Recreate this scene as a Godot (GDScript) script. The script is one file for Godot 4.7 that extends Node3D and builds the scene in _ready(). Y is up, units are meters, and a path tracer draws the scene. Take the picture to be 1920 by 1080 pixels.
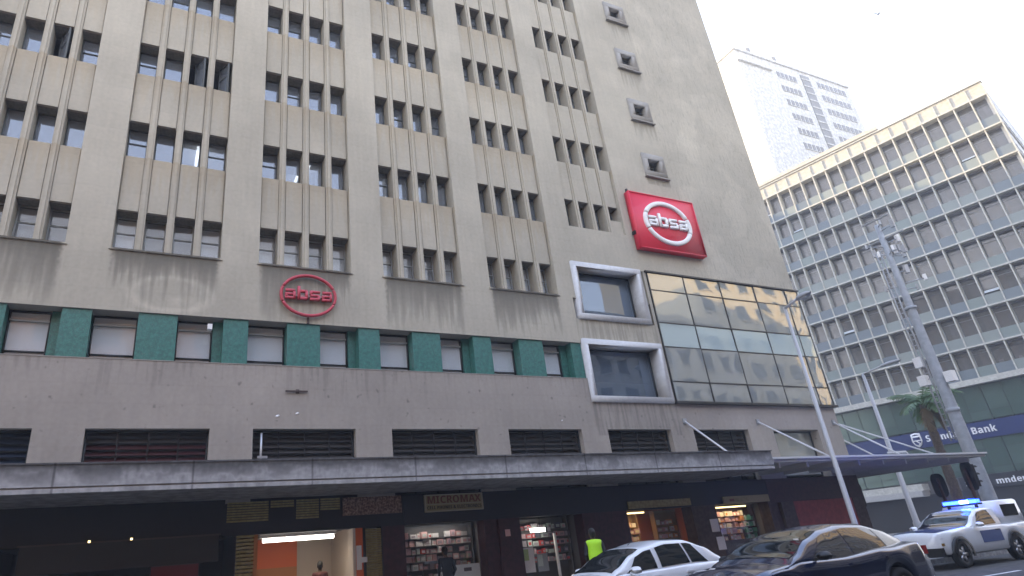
extends Node3D
# Street corner: a concrete office tower with shops, a gridded office block behind it, cars in the street.
# x runs along the main facade (to the right), y is up, z = 0 is the face of the main facade and +z is the street.

var M := {}
var boxes := {}
var rng := RandomNumberGenerator.new()

# ---------------------------------------------------------------- helpers
func tag(o: Node, label: String, category: String, group := "", kind := "") -> Node:
	if label != "": o.set_meta("label", label)
	if category != "": o.set_meta("category", category)
	if group != "": o.set_meta("group", group)
	if kind != "": o.set_meta("kind", kind)
	return o

func thing(called: String, at: Vector3, label: String, category: String, group := "") -> Node3D:
	var o := Node3D.new()
	o.name = called
	add_child(o, true)
	o.position = at
	tag(o, label, category, group)
	return o

func put(parent: Node, called: String, mesh: Mesh, mat: Material, at := Vector3.ZERO) -> MeshInstance3D:
	var o := MeshInstance3D.new()
	o.name = called
	o.mesh = mesh
	o.material_override = mat
	o.position = at
	parent.add_child(o, true)
	return o

func boxmesh(s: Vector3) -> Mesh:
	var k := "%.3f %.3f %.3f" % [s.x, s.y, s.z]
	if not boxes.has(k):
		var b := BoxMesh.new()
		b.size = s
		boxes[k] = b
	return boxes[k]

# a box given by its limits, in the parent's own axes
func bx(parent: Node, called: String, x0: float, x1: float, y0: float, y1: float, z0: float, z1: float, mat: Material) -> MeshInstance3D:
	return put(parent, called, boxmesh(Vector3(x1 - x0, y1 - y0, z1 - z0)), mat, Vector3((x0 + x1) / 2, (y0 + y1) / 2, (z0 + z1) / 2))

func tool() -> SurfaceTool:
	var st := SurfaceTool.new()
	st.begin(Mesh.PRIMITIVE_TRIANGLES)
	return st

# corners counter-clockwise as seen from outside
func quad(st: SurfaceTool, a: Vector3, b: Vector3, c: Vector3, d: Vector3) -> void:
	for p in [a, c, b, a, d, c]:
		st.add_vertex(p)

func tri(st: SurfaceTool, a: Vector3, b: Vector3, c: Vector3) -> void:
	for p in [a, c, b]:
		st.add_vertex(p)

func abox(st: SurfaceTool, x0: float, x1: float, y0: float, y1: float, z0: float, z1: float, t := Transform3D()) -> void:
	var p := []
	for i in 8:
		p.append(t * Vector3(x1 if i & 1 else x0, y1 if i & 2 else y0, z1 if i & 4 else z0))
	for f in [[4, 5, 7, 6], [1, 0, 2, 3], [5, 1, 3, 7], [0, 4, 6, 2], [6, 7, 3, 2], [0, 1, 5, 4]]:
		quad(st, p[f[0]], p[f[1]], p[f[2]], p[f[3]])

func tube(st: SurfaceTool, a: Vector3, b: Vector3, r0: float, r1: float, n := 10, caps := true) -> void:
	var w := (b - a).normalized()
	var u := w.cross(Vector3.UP if absf(w.y) < 0.9 else Vector3.RIGHT).normalized()
	var v := w.cross(u)
	for i in n:
		var t0 := TAU * i / n
		var t1 := TAU * (i + 1) / n
		var d0 := u * cos(t0) + v * sin(t0)
		var d1 := u * cos(t1) + v * sin(t1)
		quad(st, a + d0 * r0, a + d1 * r0, b + d1 * r1, b + d0 * r1)
		if caps:
			tri(st, a, a + d1 * r0, a + d0 * r0)
			tri(st, b, b + d0 * r1, b + d1 * r1)

func done(st: SurfaceTool, smooth := false) -> ArrayMesh:
	if smooth:
		st.index()
	st.generate_normals()
	return st.commit()

func tubemesh(a: Vector3, b: Vector3, r0: float, r1: float, n := 12) -> ArrayMesh:
	var st := tool()
	tube(st, a, b, r0, r1, n)
	return done(st)

# surface of revolution about the y axis; profile of (radius, height) from below upwards
func lathe(profile: Array, n := 16) -> ArrayMesh:
	var st := tool()
	for k in profile.size() - 1:
		var a: Vector2 = profile[k]
		var b: Vector2 = profile[k + 1]
		for i in n:
			var t0 := TAU * i / n
			var t1 := TAU * (i + 1) / n
			var c0 := Vector3(cos(t0), 0, -sin(t0))
			var c1 := Vector3(cos(t1), 0, -sin(t1))
			quad(st, c0 * a.x + Vector3(0, a.y, 0), c1 * a.x + Vector3(0, a.y, 0), c1 * b.x + Vector3(0, b.y, 0), c0 * b.x + Vector3(0, b.y, 0))
	return done(st)

# flat outline (counter-clockwise, in x and y) given a depth in z
func prism(st: SurfaceTool, pts: PackedVector2Array, z0: float, z1: float, t := Transform3D()) -> void:
	var ix := Geometry2D.triangulate_polygon(pts)
	for k in range(0, ix.size(), 3):
		var a := pts[ix[k]]
		var b := pts[ix[k + 1]]
		var c := pts[ix[k + 2]]
		if (b - a).cross(c - a) < 0:
			var s := b
			b = c
			c = s
		tri(st, t * Vector3(a.x, a.y, z1), t * Vector3(b.x, b.y, z1), t * Vector3(c.x, c.y, z1))
		tri(st, t * Vector3(a.x, a.y, z0), t * Vector3(c.x, c.y, z0), t * Vector3(b.x, b.y, z0))
	for k in pts.size():
		var a := pts[k]
		var b := pts[(k + 1) % pts.size()]
		quad(st, t * Vector3(a.x, a.y, z0), t * Vector3(b.x, b.y, z0), t * Vector3(b.x, b.y, z1), t * Vector3(a.x, a.y, z1))

func lettering(parent: Node, called: String, words: String, height: float, depth: float, mat: Material, at: Vector3, turn := 0.0, stretch := 1.0) -> MeshInstance3D:
	var tm := TextMesh.new()
	var f := SystemFont.new()
	f.font_names = PackedStringArray(["Droid Sans"])
	f.font_weight = 700
	tm.font = f
	tm.text = words
	tm.font_size = 32
	tm.pixel_size = height / 32.0
	tm.depth = depth
	tm.curve_step = 1.0
	var o := put(parent, called, tm, mat, at)
	o.rotation.y = turn
	o.scale.x = stretch
	return o

# ---------------------------------------------------------------- materials
# real-world base colours are given as linear values
func lin(r: float, g: float, b: float) -> Color:
	return Color(r, g, b).linear_to_srgb()

func mat(called: String, c: Color, rough := 0.8, metal := 0.0, spec := 0.5) -> StandardMaterial3D:
	var m := StandardMaterial3D.new()
	m.resource_name = called
	m.albedo_color = c
	m.roughness = rough
	m.metallic = metal
	m.metallic_specular = spec
	M[called] = m
	return m

func glass(called: String, c: Color, alpha: float, metal := 0.0, rough := 0.02) -> StandardMaterial3D:
	var m := mat(called, Color(c, alpha), rough, metal)
	m.transparency = BaseMaterial3D.TRANSPARENCY_ALPHA
	return m

func glow(called: String, c: Color, energy: float) -> StandardMaterial3D:
	var m := mat(called, Color(0.8, 0.8, 0.8), 0.5)
	m.emission_enabled = true
	m.emission = c
	m.emission_energy_multiplier = energy
	return m

func noise(freq: float, oct := 4, sd := 1) -> FastNoiseLite:
	var n := FastNoiseLite.new()
	n.seed = sd
	n.frequency = freq
	n.fractal_octaves = oct
	return n

# a mottled texture over the world, two tones either side of the base colour
func mottled(called: String, dark: Color, light: Color, metres: float, rough := 0.85, oct := 6, sd := 3, stretch := Vector3.ONE) -> StandardMaterial3D:
	var m := mat(called, Color.WHITE, rough)
	var t := NoiseTexture2D.new()
	t.width = 512
	t.height = 512
	t.seamless = true
	t.noise = noise(0.012, oct, sd)
	var g := Gradient.new()
	g.set_color(0, dark)
	g.set_color(1, light)
	g.set_offset(0, 0.25)
	g.set_offset(1, 0.75)
	t.color_ramp = g
	m.albedo_texture = t
	m.uv1_triplanar = true
	m.uv1_world_triplanar = true
	m.uv1_scale = stretch / metres
	return m

const FX0 := -6.0
const FW := 44.0
const FH := 36.0
const BAY0 := 4.17
const PITCH := 4.192
const BAYW := 3.04
const ROW0 := 12.05
const STOREY := 3.327
const WINH := 1.37

func grime_texture() -> ImageTexture:
	# weathered concrete of the main facade: blotches, rain streaks, soot that ran down from the sills, a pale ghost of a removed sign
	var w := 1408
	var h := 1152
	var data := PackedByteArray()
	data.resize(w * h * 3)
	var blot := noise(0.35, 3, 11)
	var fine := noise(6.0, 2, 12)
	var strk := noise(1.0, 3, 13)
	var patch := noise(0.16, 2, 14)
	var i := 0
	for j in h:
		var y := FH - FH * (j + 0.5) / h
		for k in w:
			var x := FX0 + FW * (k + 0.5) / w
			var a := blot.get_noise_2d(x, y)
			var s := strk.get_noise_2d(x * 5.0, y * 0.35)
			var f := fine.get_noise_2d(x, y)
			var p := patch.get_noise_2d(x + 40.0, y)
			var r := 0.425
			var g := 0.390
			var b := 0.308
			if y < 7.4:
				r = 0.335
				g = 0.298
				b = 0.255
			var v := 1.0 + 0.09 * a + 0.06 * s + 0.06 * f + 0.10 * p
			# courses of stone facing, each slab a shade of its own
			var row := floorf(y / 0.55)
			var slab_x := floorf((x + 0.41 * fposmod(row, 2.0)) / 0.83)
			v *= 0.975 + 0.05 * fposmod(sin(row * 12.9898 + slab_x * 78.233) * 43758.547, 1.0)
			if fposmod(y, 0.55) < 0.032: v *= 0.955
			var bayx := fposmod(x - BAY0, PITCH)
			var inbay := bayx < BAYW and x < 20.2
			# soot below the lowest sills
			if inbay and y > 8.7 and y < 10.7:
				var len := 0.75 + 0.55 * s + 0.5 * a
				var d := (10.75 - y) / maxf(len * 2.5, 0.2)
				var e := clampf(minf(bayx, BAYW - bayx) / 0.12 + 0.5 * f, 0.0, 1.0)
				var soot := clampf(1.0 - d, 0.0, 1.0) * e
				v *= 1.0 - 0.72 * soot
			# brownish run-off under the upper sills
			if y > 12.1 and x < 24.0:
				var ry := fposmod(y - (ROW0 - WINH), STOREY) # 0 at the sill
				var below := STOREY - ry
				if below < 1.9 and inbay:
					var q := clampf(1.0 - below / (0.6 + 1.3 * clampf(0.5 + 1.4 * s, 0.0, 1.0)), 0.0, 1.0)
					r *= 1.0 - 0.10 * q
					g *= 1.0 - 0.16 * q
					b *= 1.0 - 0.24 * q
			# streaks below the vents
			if x > 26.1 and x < 27.5 and y > 17.0:
				var below2 := STOREY - fposmod(y - 17.43, STOREY)
				var q2 := clampf(1.0 - below2 / (0.5 + 1.2 * clampf(0.5 + 1.6 * s, 0.0, 1.0)), 0.0, 1.0)
				v *= 1.0 - 0.38 * q2
			# dark tracks under the corner windows
			if x > 20.4 and x < 24.6 and ((y > 8.9 and y < 9.75) or (y > 5.2 and y < 6.5)):
				v *= 1.0 - 0.30 * clampf(0.45 + 1.7 * s, 0.0, 1.0)
			# patched render on the blank corner wall
			if x > 27.6 and y > 12.0:
				var q3 := clampf((patch.get_noise_2d(x * 1.7, y * 1.7) - 0.12) * 9.0, 0.0, 1.0)
				v *= 1.0 + 0.10 * q3
				v *= 1.0 - 0.16 * clampf((strk.get_noise_2d(x * 9.0 + 50.0, y * 1.3) - 0.28) * 6.0, 0.0, 1.0)
			# pale ghost of a removed round sign
			if x > 4.2 and x < 8.2 and y > 8.7 and y < 10.4:
				var rr := Vector2((x - 5.9) / 1.25, (y - 9.35) / 0.62).length()
				var ring := clampf(1.0 - absf(rr - 0.85) * 4.5 + 0.5 * a, 0.0, 1.0)
				var core := clampf(1.0 - Vector2((x - 6.1) / 0.5, (y - 9.2) / 0.28).length() + a, 0.0, 1.0)
				v *= 1.0 + 0.26 * maxf(ring, core)
			# drips on the plain wall below the tiled band
			if y < 7.35 and y > 5.0:
				v *= 1.0 - 0.22 * clampf((s - 0.05) * 3.0, 0.0, 1.0) * clampf((y - 6.1 - 0.7 * a) / 1.2, 0.0, 1.0)
				v *= 1.0 - 0.4 * clampf((fine.get_noise_2d(x * 0.5 + 7.0, y * 0.5) - 0.66) * 12.0, 0.0, 1.0)
			var c := Color(clampf(r * v, 0.0, 1.0), clampf(g * v, 0.0, 1.0), clampf(b * v, 0.0, 1.0)).linear_to_srgb()
			data[i] = c.r8
			data[i + 1] = c.g8
			data[i + 2] = c.b8
			i += 3
	return ImageTexture.create_from_image(Image.create_from_data(w, h, false, Image.FORMAT_RGB8, data))

func canopy_texture() -> ImageTexture:
	# soot-blackened top edge, washed pale runs below it
	var w := 2048
	var h := 64
	var data := PackedByteArray()
	data.resize(w * h * 3)
	var strk := noise(1.0, 4, 23)
	var blot := noise(0.8, 3, 24)
	var fine := noise(7.0, 2, 25)
	var i := 0
	for j in h:
		var vv := (j + 0.5) / h
		var y := 4.0 - vv if vv < 0.85 else 5.0 - vv
		for k in w:
			var x := FX0 + FW * (k + 0.5) / w
			var s := strk.get_noise_2d(x * 4.0, y * 0.7)
			var a := blot.get_noise_2d(x, y * 2.0)
			var f := fine.get_noise_2d(x, y)
			var base := 0.40 * (1.0 + 0.42 * s + 0.30 * a + 0.15 * f)
			var depth := (4.1 - y) / (0.20 + 0.34 * clampf(0.35 + 1.5 * a + 0.9 * s, 0.0, 1.0))
			var soot := clampf(1.25 - depth, 0.0, 1.0)
			base *= 1.0 - 0.74 * soot
			if absf(fposmod(x, 2.75) - 1.2) < 0.02:
				base *= 0.5
			var c := Color(clampf(base * 1.0, 0.0, 1.0), clampf(base * 0.985, 0.0, 1.0), clampf(base * 0.98, 0.0, 1.0)).linear_to_srgb()
			data[i] = c.r8
			data[i + 1] = c.g8
			data[i + 2] = c.b8
			i += 3
	return ImageTexture.create_from_image(Image.create_from_data(w, h, false, Image.FORMAT_RGB8, data))

func mosaic_texture() -> ImageTexture:
	# green glass mosaic, chips about two centimetres across
	var n := 256
	var im := Image.create(n, n, false, Image.FORMAT_RGB8)
	var r := RandomNumberGenerator.new()
	r.seed = 5
	var blot := noise(0.03, 3, 31)
	for by in 64:
		for bx_ in 64:
			var v := r.randf_range(0.70, 1.25) * (1.0 + 0.5 * blot.get_noise_2d(bx_ * 4, by * 4))
			var c := Color(0.040 * v, 0.19 * v, 0.150 * v + r.randf() * 0.015)
			if r.randf() < 0.015: c = Color(0.16, 0.22, 0.2)
			im.fill_rect(Rect2i(bx_ * 4, by * 4, 4, 4), Color(0.05, 0.13, 0.11).linear_to_srgb())
			im.fill_rect(Rect2i(bx_ * 4, by * 4, 3, 3), c.linear_to_srgb())
	return ImageTexture.create_from_image(im)

func materials() -> void:
	var m := mat("concrete", Color.WHITE, 0.92)
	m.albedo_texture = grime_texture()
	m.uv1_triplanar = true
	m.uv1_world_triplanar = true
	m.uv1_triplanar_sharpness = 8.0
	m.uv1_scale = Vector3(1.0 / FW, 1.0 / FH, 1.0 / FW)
	m.uv1_offset = Vector3(-FX0 / FW, 0, 0)
	m = mat("canopy", Color.WHITE, 0.95)
	m.albedo_texture = canopy_texture()
	m.uv1_triplanar = true
	m.uv1_world_triplanar = true
	m.uv1_scale = Vector3(1.0 / FW, 1.0, 1.0)
	m.uv1_offset = Vector3(-FX0 / FW, 0, 0)
	m = mat("mosaic", Color.WHITE, 0.35)
	m.albedo_texture = mosaic_texture()
	m.uv1_triplanar = true
	m.uv1_world_triplanar = true
	m.uv1_scale = Vector3(0.75, 0.75, 0.75)
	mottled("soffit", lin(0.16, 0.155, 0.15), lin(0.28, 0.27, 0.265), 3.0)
	mottled("asphalt", lin(0.035, 0.035, 0.036), lin(0.075, 0.074, 0.072), 2.5, 0.9)
	mottled("paving", lin(0.17, 0.155, 0.14), lin(0.30, 0.28, 0.26), 2.0, 0.9)
	mottled("kerbstone", lin(0.26, 0.25, 0.24), lin(0.40, 0.39, 0.37), 1.5, 0.9)
	mat("road_paint", lin(0.7, 0.7, 0.68), 0.7)
	mottled("surround", lin(0.52, 0.52, 0.51), lin(0.60, 0.60, 0.59), 1.6, 0.7)
	glass("corner_glass", lin(0.20, 0.26, 0.34), 0.5, 0.5)
	mottled("soffit_shade", lin(0.13, 0.12, 0.10), lin(0.19, 0.175, 0.15), 1.0)  # dark tone stands in for the shade under the window heads
	mat("vent_frame", lin(0.30, 0.28, 0.245), 0.9)
	mat("steel_frame", lin(0.10, 0.11, 0.11), 0.5)
	mat("pale_frame", lin(0.34, 0.36, 0.36), 0.5)
	mat("dark_frame", lin(0.02, 0.022, 0.022), 0.4)
	glass("window_glass", lin(0.34, 0.39, 0.46), 0.36, 0.36)
	glass("clear_glass", lin(0.4, 0.44, 0.48), 0.10)
	glass("grid_glass", lin(0.26, 0.25, 0.24), 0.26, 0.2)
	glass("frosted", lin(0.55, 0.58, 0.60), 0.55, 0.0, 0.2)
	glass("solar_glass", lin(0.58, 0.61, 0.57), 0.66, 0.58)
	glass("solar_spandrel", lin(0.62, 0.74, 0.73), 0.93, 0.45, 0.05)
	glass("shop_glass", lin(0.1, 0.1, 0.1), 0.06)
	mat("blind_white", lin(0.70, 0.76, 0.80), 0.9)
	mat("blind_grey", lin(0.30, 0.32, 0.33), 0.9)
	mat("curtain_brown", lin(0.22, 0.175, 0.14), 0.95)
	mat("curtain_tan", lin(0.27, 0.21, 0.16), 0.95)
	mat("curtain_rose", lin(0.22, 0.145, 0.12), 0.95)
	mat("curtain_dark", lin(0.07, 0.065, 0.06), 0.95)
	mat("room", lin(0.22, 0.21, 0.20), 0.95)
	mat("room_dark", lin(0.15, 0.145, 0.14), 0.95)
	mat("louvre", lin(0.055, 0.05, 0.047), 0.55)
	mat("louvre_navy", lin(0.012, 0.018, 0.035), 0.55)
	mat("louvre_red", lin(0.06, 0.018, 0.018), 0.55)
	mat("sign_red", lin(0.68, 0.03, 0.06), 0.45)
	mat("sign_white", lin(0.80, 0.79, 0.76), 0.4)
	mat("ring_red", lin(0.48, 0.05, 0.07), 0.45)
	mat("ring_side", lin(0.45, 0.30, 0.30), 0.5)
	mat("steel", lin(0.42, 0.43, 0.44), 0.4, 0.7)
	mat("galvanised", lin(0.36, 0.37, 0.38), 0.5, 0.5)
	mat("lamp_grey", lin(0.46, 0.46, 0.46), 0.5, 0.2)
	mat("lamp_head", lin(0.36, 0.365, 0.37), 0.5)
	mat("lens", lin(0.5, 0.52, 0.52), 0.15)
	mat("canopy_edge", lin(0.62, 0.62, 0.61), 0.5)
	mat("canopy_under", lin(0.48, 0.475, 0.465), 0.6)
	mottled("mast", lin(0.30, 0.32, 0.34), lin(0.38, 0.40, 0.42), 2.2, 0.6, 4, 8)
	# gridded office block
	mottled("slab", lin(0.44, 0.44, 0.39), lin(0.58, 0.575, 0.52), 3.0, 0.8)
	mottled("parapet", lin(0.44, 0.42, 0.35), lin(0.54, 0.52, 0.45), 3.0, 0.85)
	for k in 5:
		var c: Color = [lin(0.225, 0.255, 0.24), lin(0.195, 0.235, 0.22), lin(0.155, 0.185, 0.20), lin(0.235, 0.265, 0.245), lin(0.14, 0.17, 0.19)][k]
		mat("panel_%d" % k, c, 0.35)
	mat("side_wall", lin(0.52, 0.54, 0.56), 0.8)
	mat("green_glass", lin(0.065, 0.11, 0.093), 0.12, 0.2)
	mat("green_glass_b", lin(0.085, 0.135, 0.115), 0.12, 0.2)
	mat("green_mullion", lin(0.022, 0.038, 0.034), 0.5)
	mat("bank_blue", lin(0.008, 0.024, 0.12), 0.4)
	mat("letter_white", lin(0.82, 0.83, 0.85), 0.4)
	mat("shop_fascia", lin(0.012, 0.014, 0.02), 0.5)
	mat("pale_fascia", lin(0.42, 0.42, 0.41), 0.7)
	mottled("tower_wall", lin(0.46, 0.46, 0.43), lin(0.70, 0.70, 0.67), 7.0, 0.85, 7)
	mat("tower_window", lin(0.05, 0.054, 0.06), 0.2)
	mat("tower_strip", lin(0.09, 0.095, 0.10), 0.4)
	# shops
	mat("black_fascia", lin(0.017, 0.015, 0.016), 0.6)
	mottled("maroon", lin(0.035, 0.010, 0.012), lin(0.06, 0.018, 0.02), 1.5, 0.6)
	mottled("red_wall", lin(0.24, 0.024, 0.026), lin(0.33, 0.04, 0.04), 2.0, 0.6)
	mottled("brown_pier", lin(0.05, 0.03, 0.025), lin(0.09, 0.06, 0.05), 1.5, 0.7)
	mottled("ochre", lin(0.24, 0.19, 0.07), lin(0.36, 0.30, 0.13), 1.0, 0.6)
	mottled("mural", lin(0.10, 0.05, 0.035), lin(0.40, 0.27, 0.20), 0.6, 0.8)
	mottled("poster_tan", lin(0.16, 0.10, 0.07), lin(0.62, 0.52, 0.46), 0.35, 0.8)
	mat("orange", lin(0.62, 0.12, 0.025), 0.6)
	mat("orange_mid", lin(0.42, 0.17, 0.05), 0.6)
	mat("shop_beige", lin(0.55, 0.47, 0.40), 0.8)
	mat("counter", lin(0.68, 0.67, 0.64), 0.5)
	mat("paper", lin(0.72, 0.70, 0.69), 0.8)
	mat("paper_green", lin(0.38, 0.50, 0.22), 0.8)
	mat("board_tan", lin(0.030, 0.025, 0.018), 0.7)
	mat("sign_cream", lin(0.34, 0.28, 0.14), 0.7)
	mat("sign_cream_edge", lin(0.42, 0.37, 0.25), 0.7)
	mat("sign_brown", lin(0.20, 0.08, 0.045), 0.7)
	mat("sign_ink", lin(0.07, 0.055, 0.04), 0.7)
	mat("shop_orange_wall", lin(0.46, 0.12, 0.04), 0.8)
	mat("shelf_wood", lin(0.30, 0.19, 0.09), 0.6)
	mat("shop_red", lin(0.12, 0.014, 0.014), 0.7)
	var tones := [lin(0.72, 0.70, 0.68), lin(0.58, 0.36, 0.38), lin(0.46, 0.52, 0.48), lin(0.68, 0.42, 0.40), lin(0.34, 0.30, 0.32), lin(0.12, 0.12, 0.15), lin(0.55, 0.07, 0.07), lin(0.74, 0.72, 0.55)]
	for k in 8:
		mat("pack_%d" % k, tones[k], 0.5)
	mat("pack_green", lin(0.07, 0.28, 0.16), 0.5)
	mat("pack_orange", lin(0.60, 0.26, 0.08), 0.5)
	mat("cloth_white", lin(0.62, 0.64, 0.66), 0.9)
	# vehicles and people
	var p := mat("paint_white", lin(0.74, 0.76, 0.78), 0.3)
	p.clearcoat_enabled = true
	p.clearcoat_roughness = 0.05
	p = mat("paint_navy", lin(0.006, 0.013, 0.045), 0.25, 0.2, 0.5)
	p.clearcoat_enabled = true
	p.clearcoat = 1.0
	p.clearcoat_roughness = 0.03
	p = mat("paint_blue", lin(0.02, 0.06, 0.22), 0.3)
	p.clearcoat_enabled = true
	p.clearcoat_roughness = 0.05
	mat("car_glass", lin(0.012, 0.015, 0.017), 0.02, 0.0, 0.5)
	mat("car_tint", lin(0.10, 0.10, 0.10), 0.02, 0.6, 0.7)
	mat("black_trim", lin(0.012, 0.012, 0.013), 0.5)
	mat("chrome", lin(0.6, 0.6, 0.6), 0.12, 1.0)
	mat("tyre", lin(0.015, 0.015, 0.015), 0.85)
	mat("alloy", lin(0.45, 0.45, 0.46), 0.3, 0.8)
	mat("tail_red", lin(0.35, 0.012, 0.012), 0.15)
	mat("headlamp", lin(0.55, 0.57, 0.6), 0.08)
	glow("blue_beacon", Color(0.06, 0.22, 1.0), 5.0)
	glow("white_beacon", Color(0.5, 0.75, 1.0), 4.0)
	glow("fluorescent", Color(1.0, 0.98, 0.94), 2.6)
	glow("tube_cool", Color(0.92, 0.96, 1.0), 1.6)
	glow("lamp_warm", Color(1.0, 0.88, 0.6), 1.3)
	mat("vest", lin(0.42, 0.80, 0.02), 0.7)
	mat("silver_tape", lin(0.6, 0.6, 0.6), 0.4)
	mat("bird", lin(0.06, 0.06, 0.06), 0.9)
	var b := mat("frond", lin(0.09, 0.155, 0.06), 0.55)
	b.backlight_enabled = true
	b.backlight = lin(0.05, 0.09, 0.02)
	mat("frond_dry", lin(0.20, 0.15, 0.085), 0.9)
	mottled("palm_bark", lin(0.07, 0.055, 0.04), lin(0.16, 0.125, 0.095), 0.6, 0.95)
	mat("signal_black", lin(0.012, 0.012, 0.013), 0.5)
	mat("signal_red", lin(0.25, 0.02, 0.02), 0.3)
	mat("signal_amber", lin(0.25, 0.14, 0.02), 0.3)
	mat("signal_green", lin(0.02, 0.16, 0.08), 0.3)
	mat("rust_pole", lin(0.075, 0.035, 0.028), 0.7)
	# buildings across the street, seen only in the glass
	mottled("stone_tan", lin(0.43, 0.37, 0.29), lin(0.53, 0.46, 0.37), 4.0)
	mottled("stone_ochre", lin(0.52, 0.44, 0.32), lin(0.64, 0.55, 0.41), 4.0)
	mottled("brick_brown", lin(0.26, 0.16, 0.11), lin(0.36, 0.24, 0.17), 3.0)
	mat("far_window", lin(0.035, 0.04, 0.045), 0.15)

# ---------------------------------------------------------------- main building
func frame_mesh(w: float, h: float, bar: float, depth: float, transom := 0.0) -> ArrayMesh:
	# a window frame about its own centre, front face towards +z
	var st := tool()
	abox(st, -w / 2, w / 2, h / 2 - bar, h / 2, -depth, 0)
	abox(st, -w / 2, w / 2, -h / 2, -h / 2 + bar, -depth, 0)
	abox(st, -w / 2, -w / 2 + bar, -h / 2 + bar, h / 2 - bar, -depth, 0)
	abox(st, w / 2 - bar, w / 2, -h / 2 + bar, h / 2 - bar, -depth, 0)
	if transom != 0.0:
		abox(st, -w / 2 + bar, w / 2 - bar, transom - bar / 2, transom + bar / 2, -depth, -0.004)
	return done(st)

func bulged(w: float, h: float, amp: float, phase: float) -> ArrayMesh:
	# a sheet of float glass, a few millimetres out of true
	var st := tool()
	var n := 10
	var m := 8
	var pt := func(i: int, k: int) -> Vector3:
		var u := float(i) / n
		var v := float(k) / m
		return Vector3((u - 0.5) * w, (v - 0.5) * h, amp * (sin(PI * u) * sin(PI * v) + 0.45 * sin(TAU * u * 1.5 + phase) * sin(TAU * v + phase * 2.0)))
	for i in n:
		for k in m:
			quad(st, pt.call(i, k), pt.call(i + 1, k), pt.call(i + 1, k + 1), pt.call(i, k + 1))
	return done(st, true)

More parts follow.
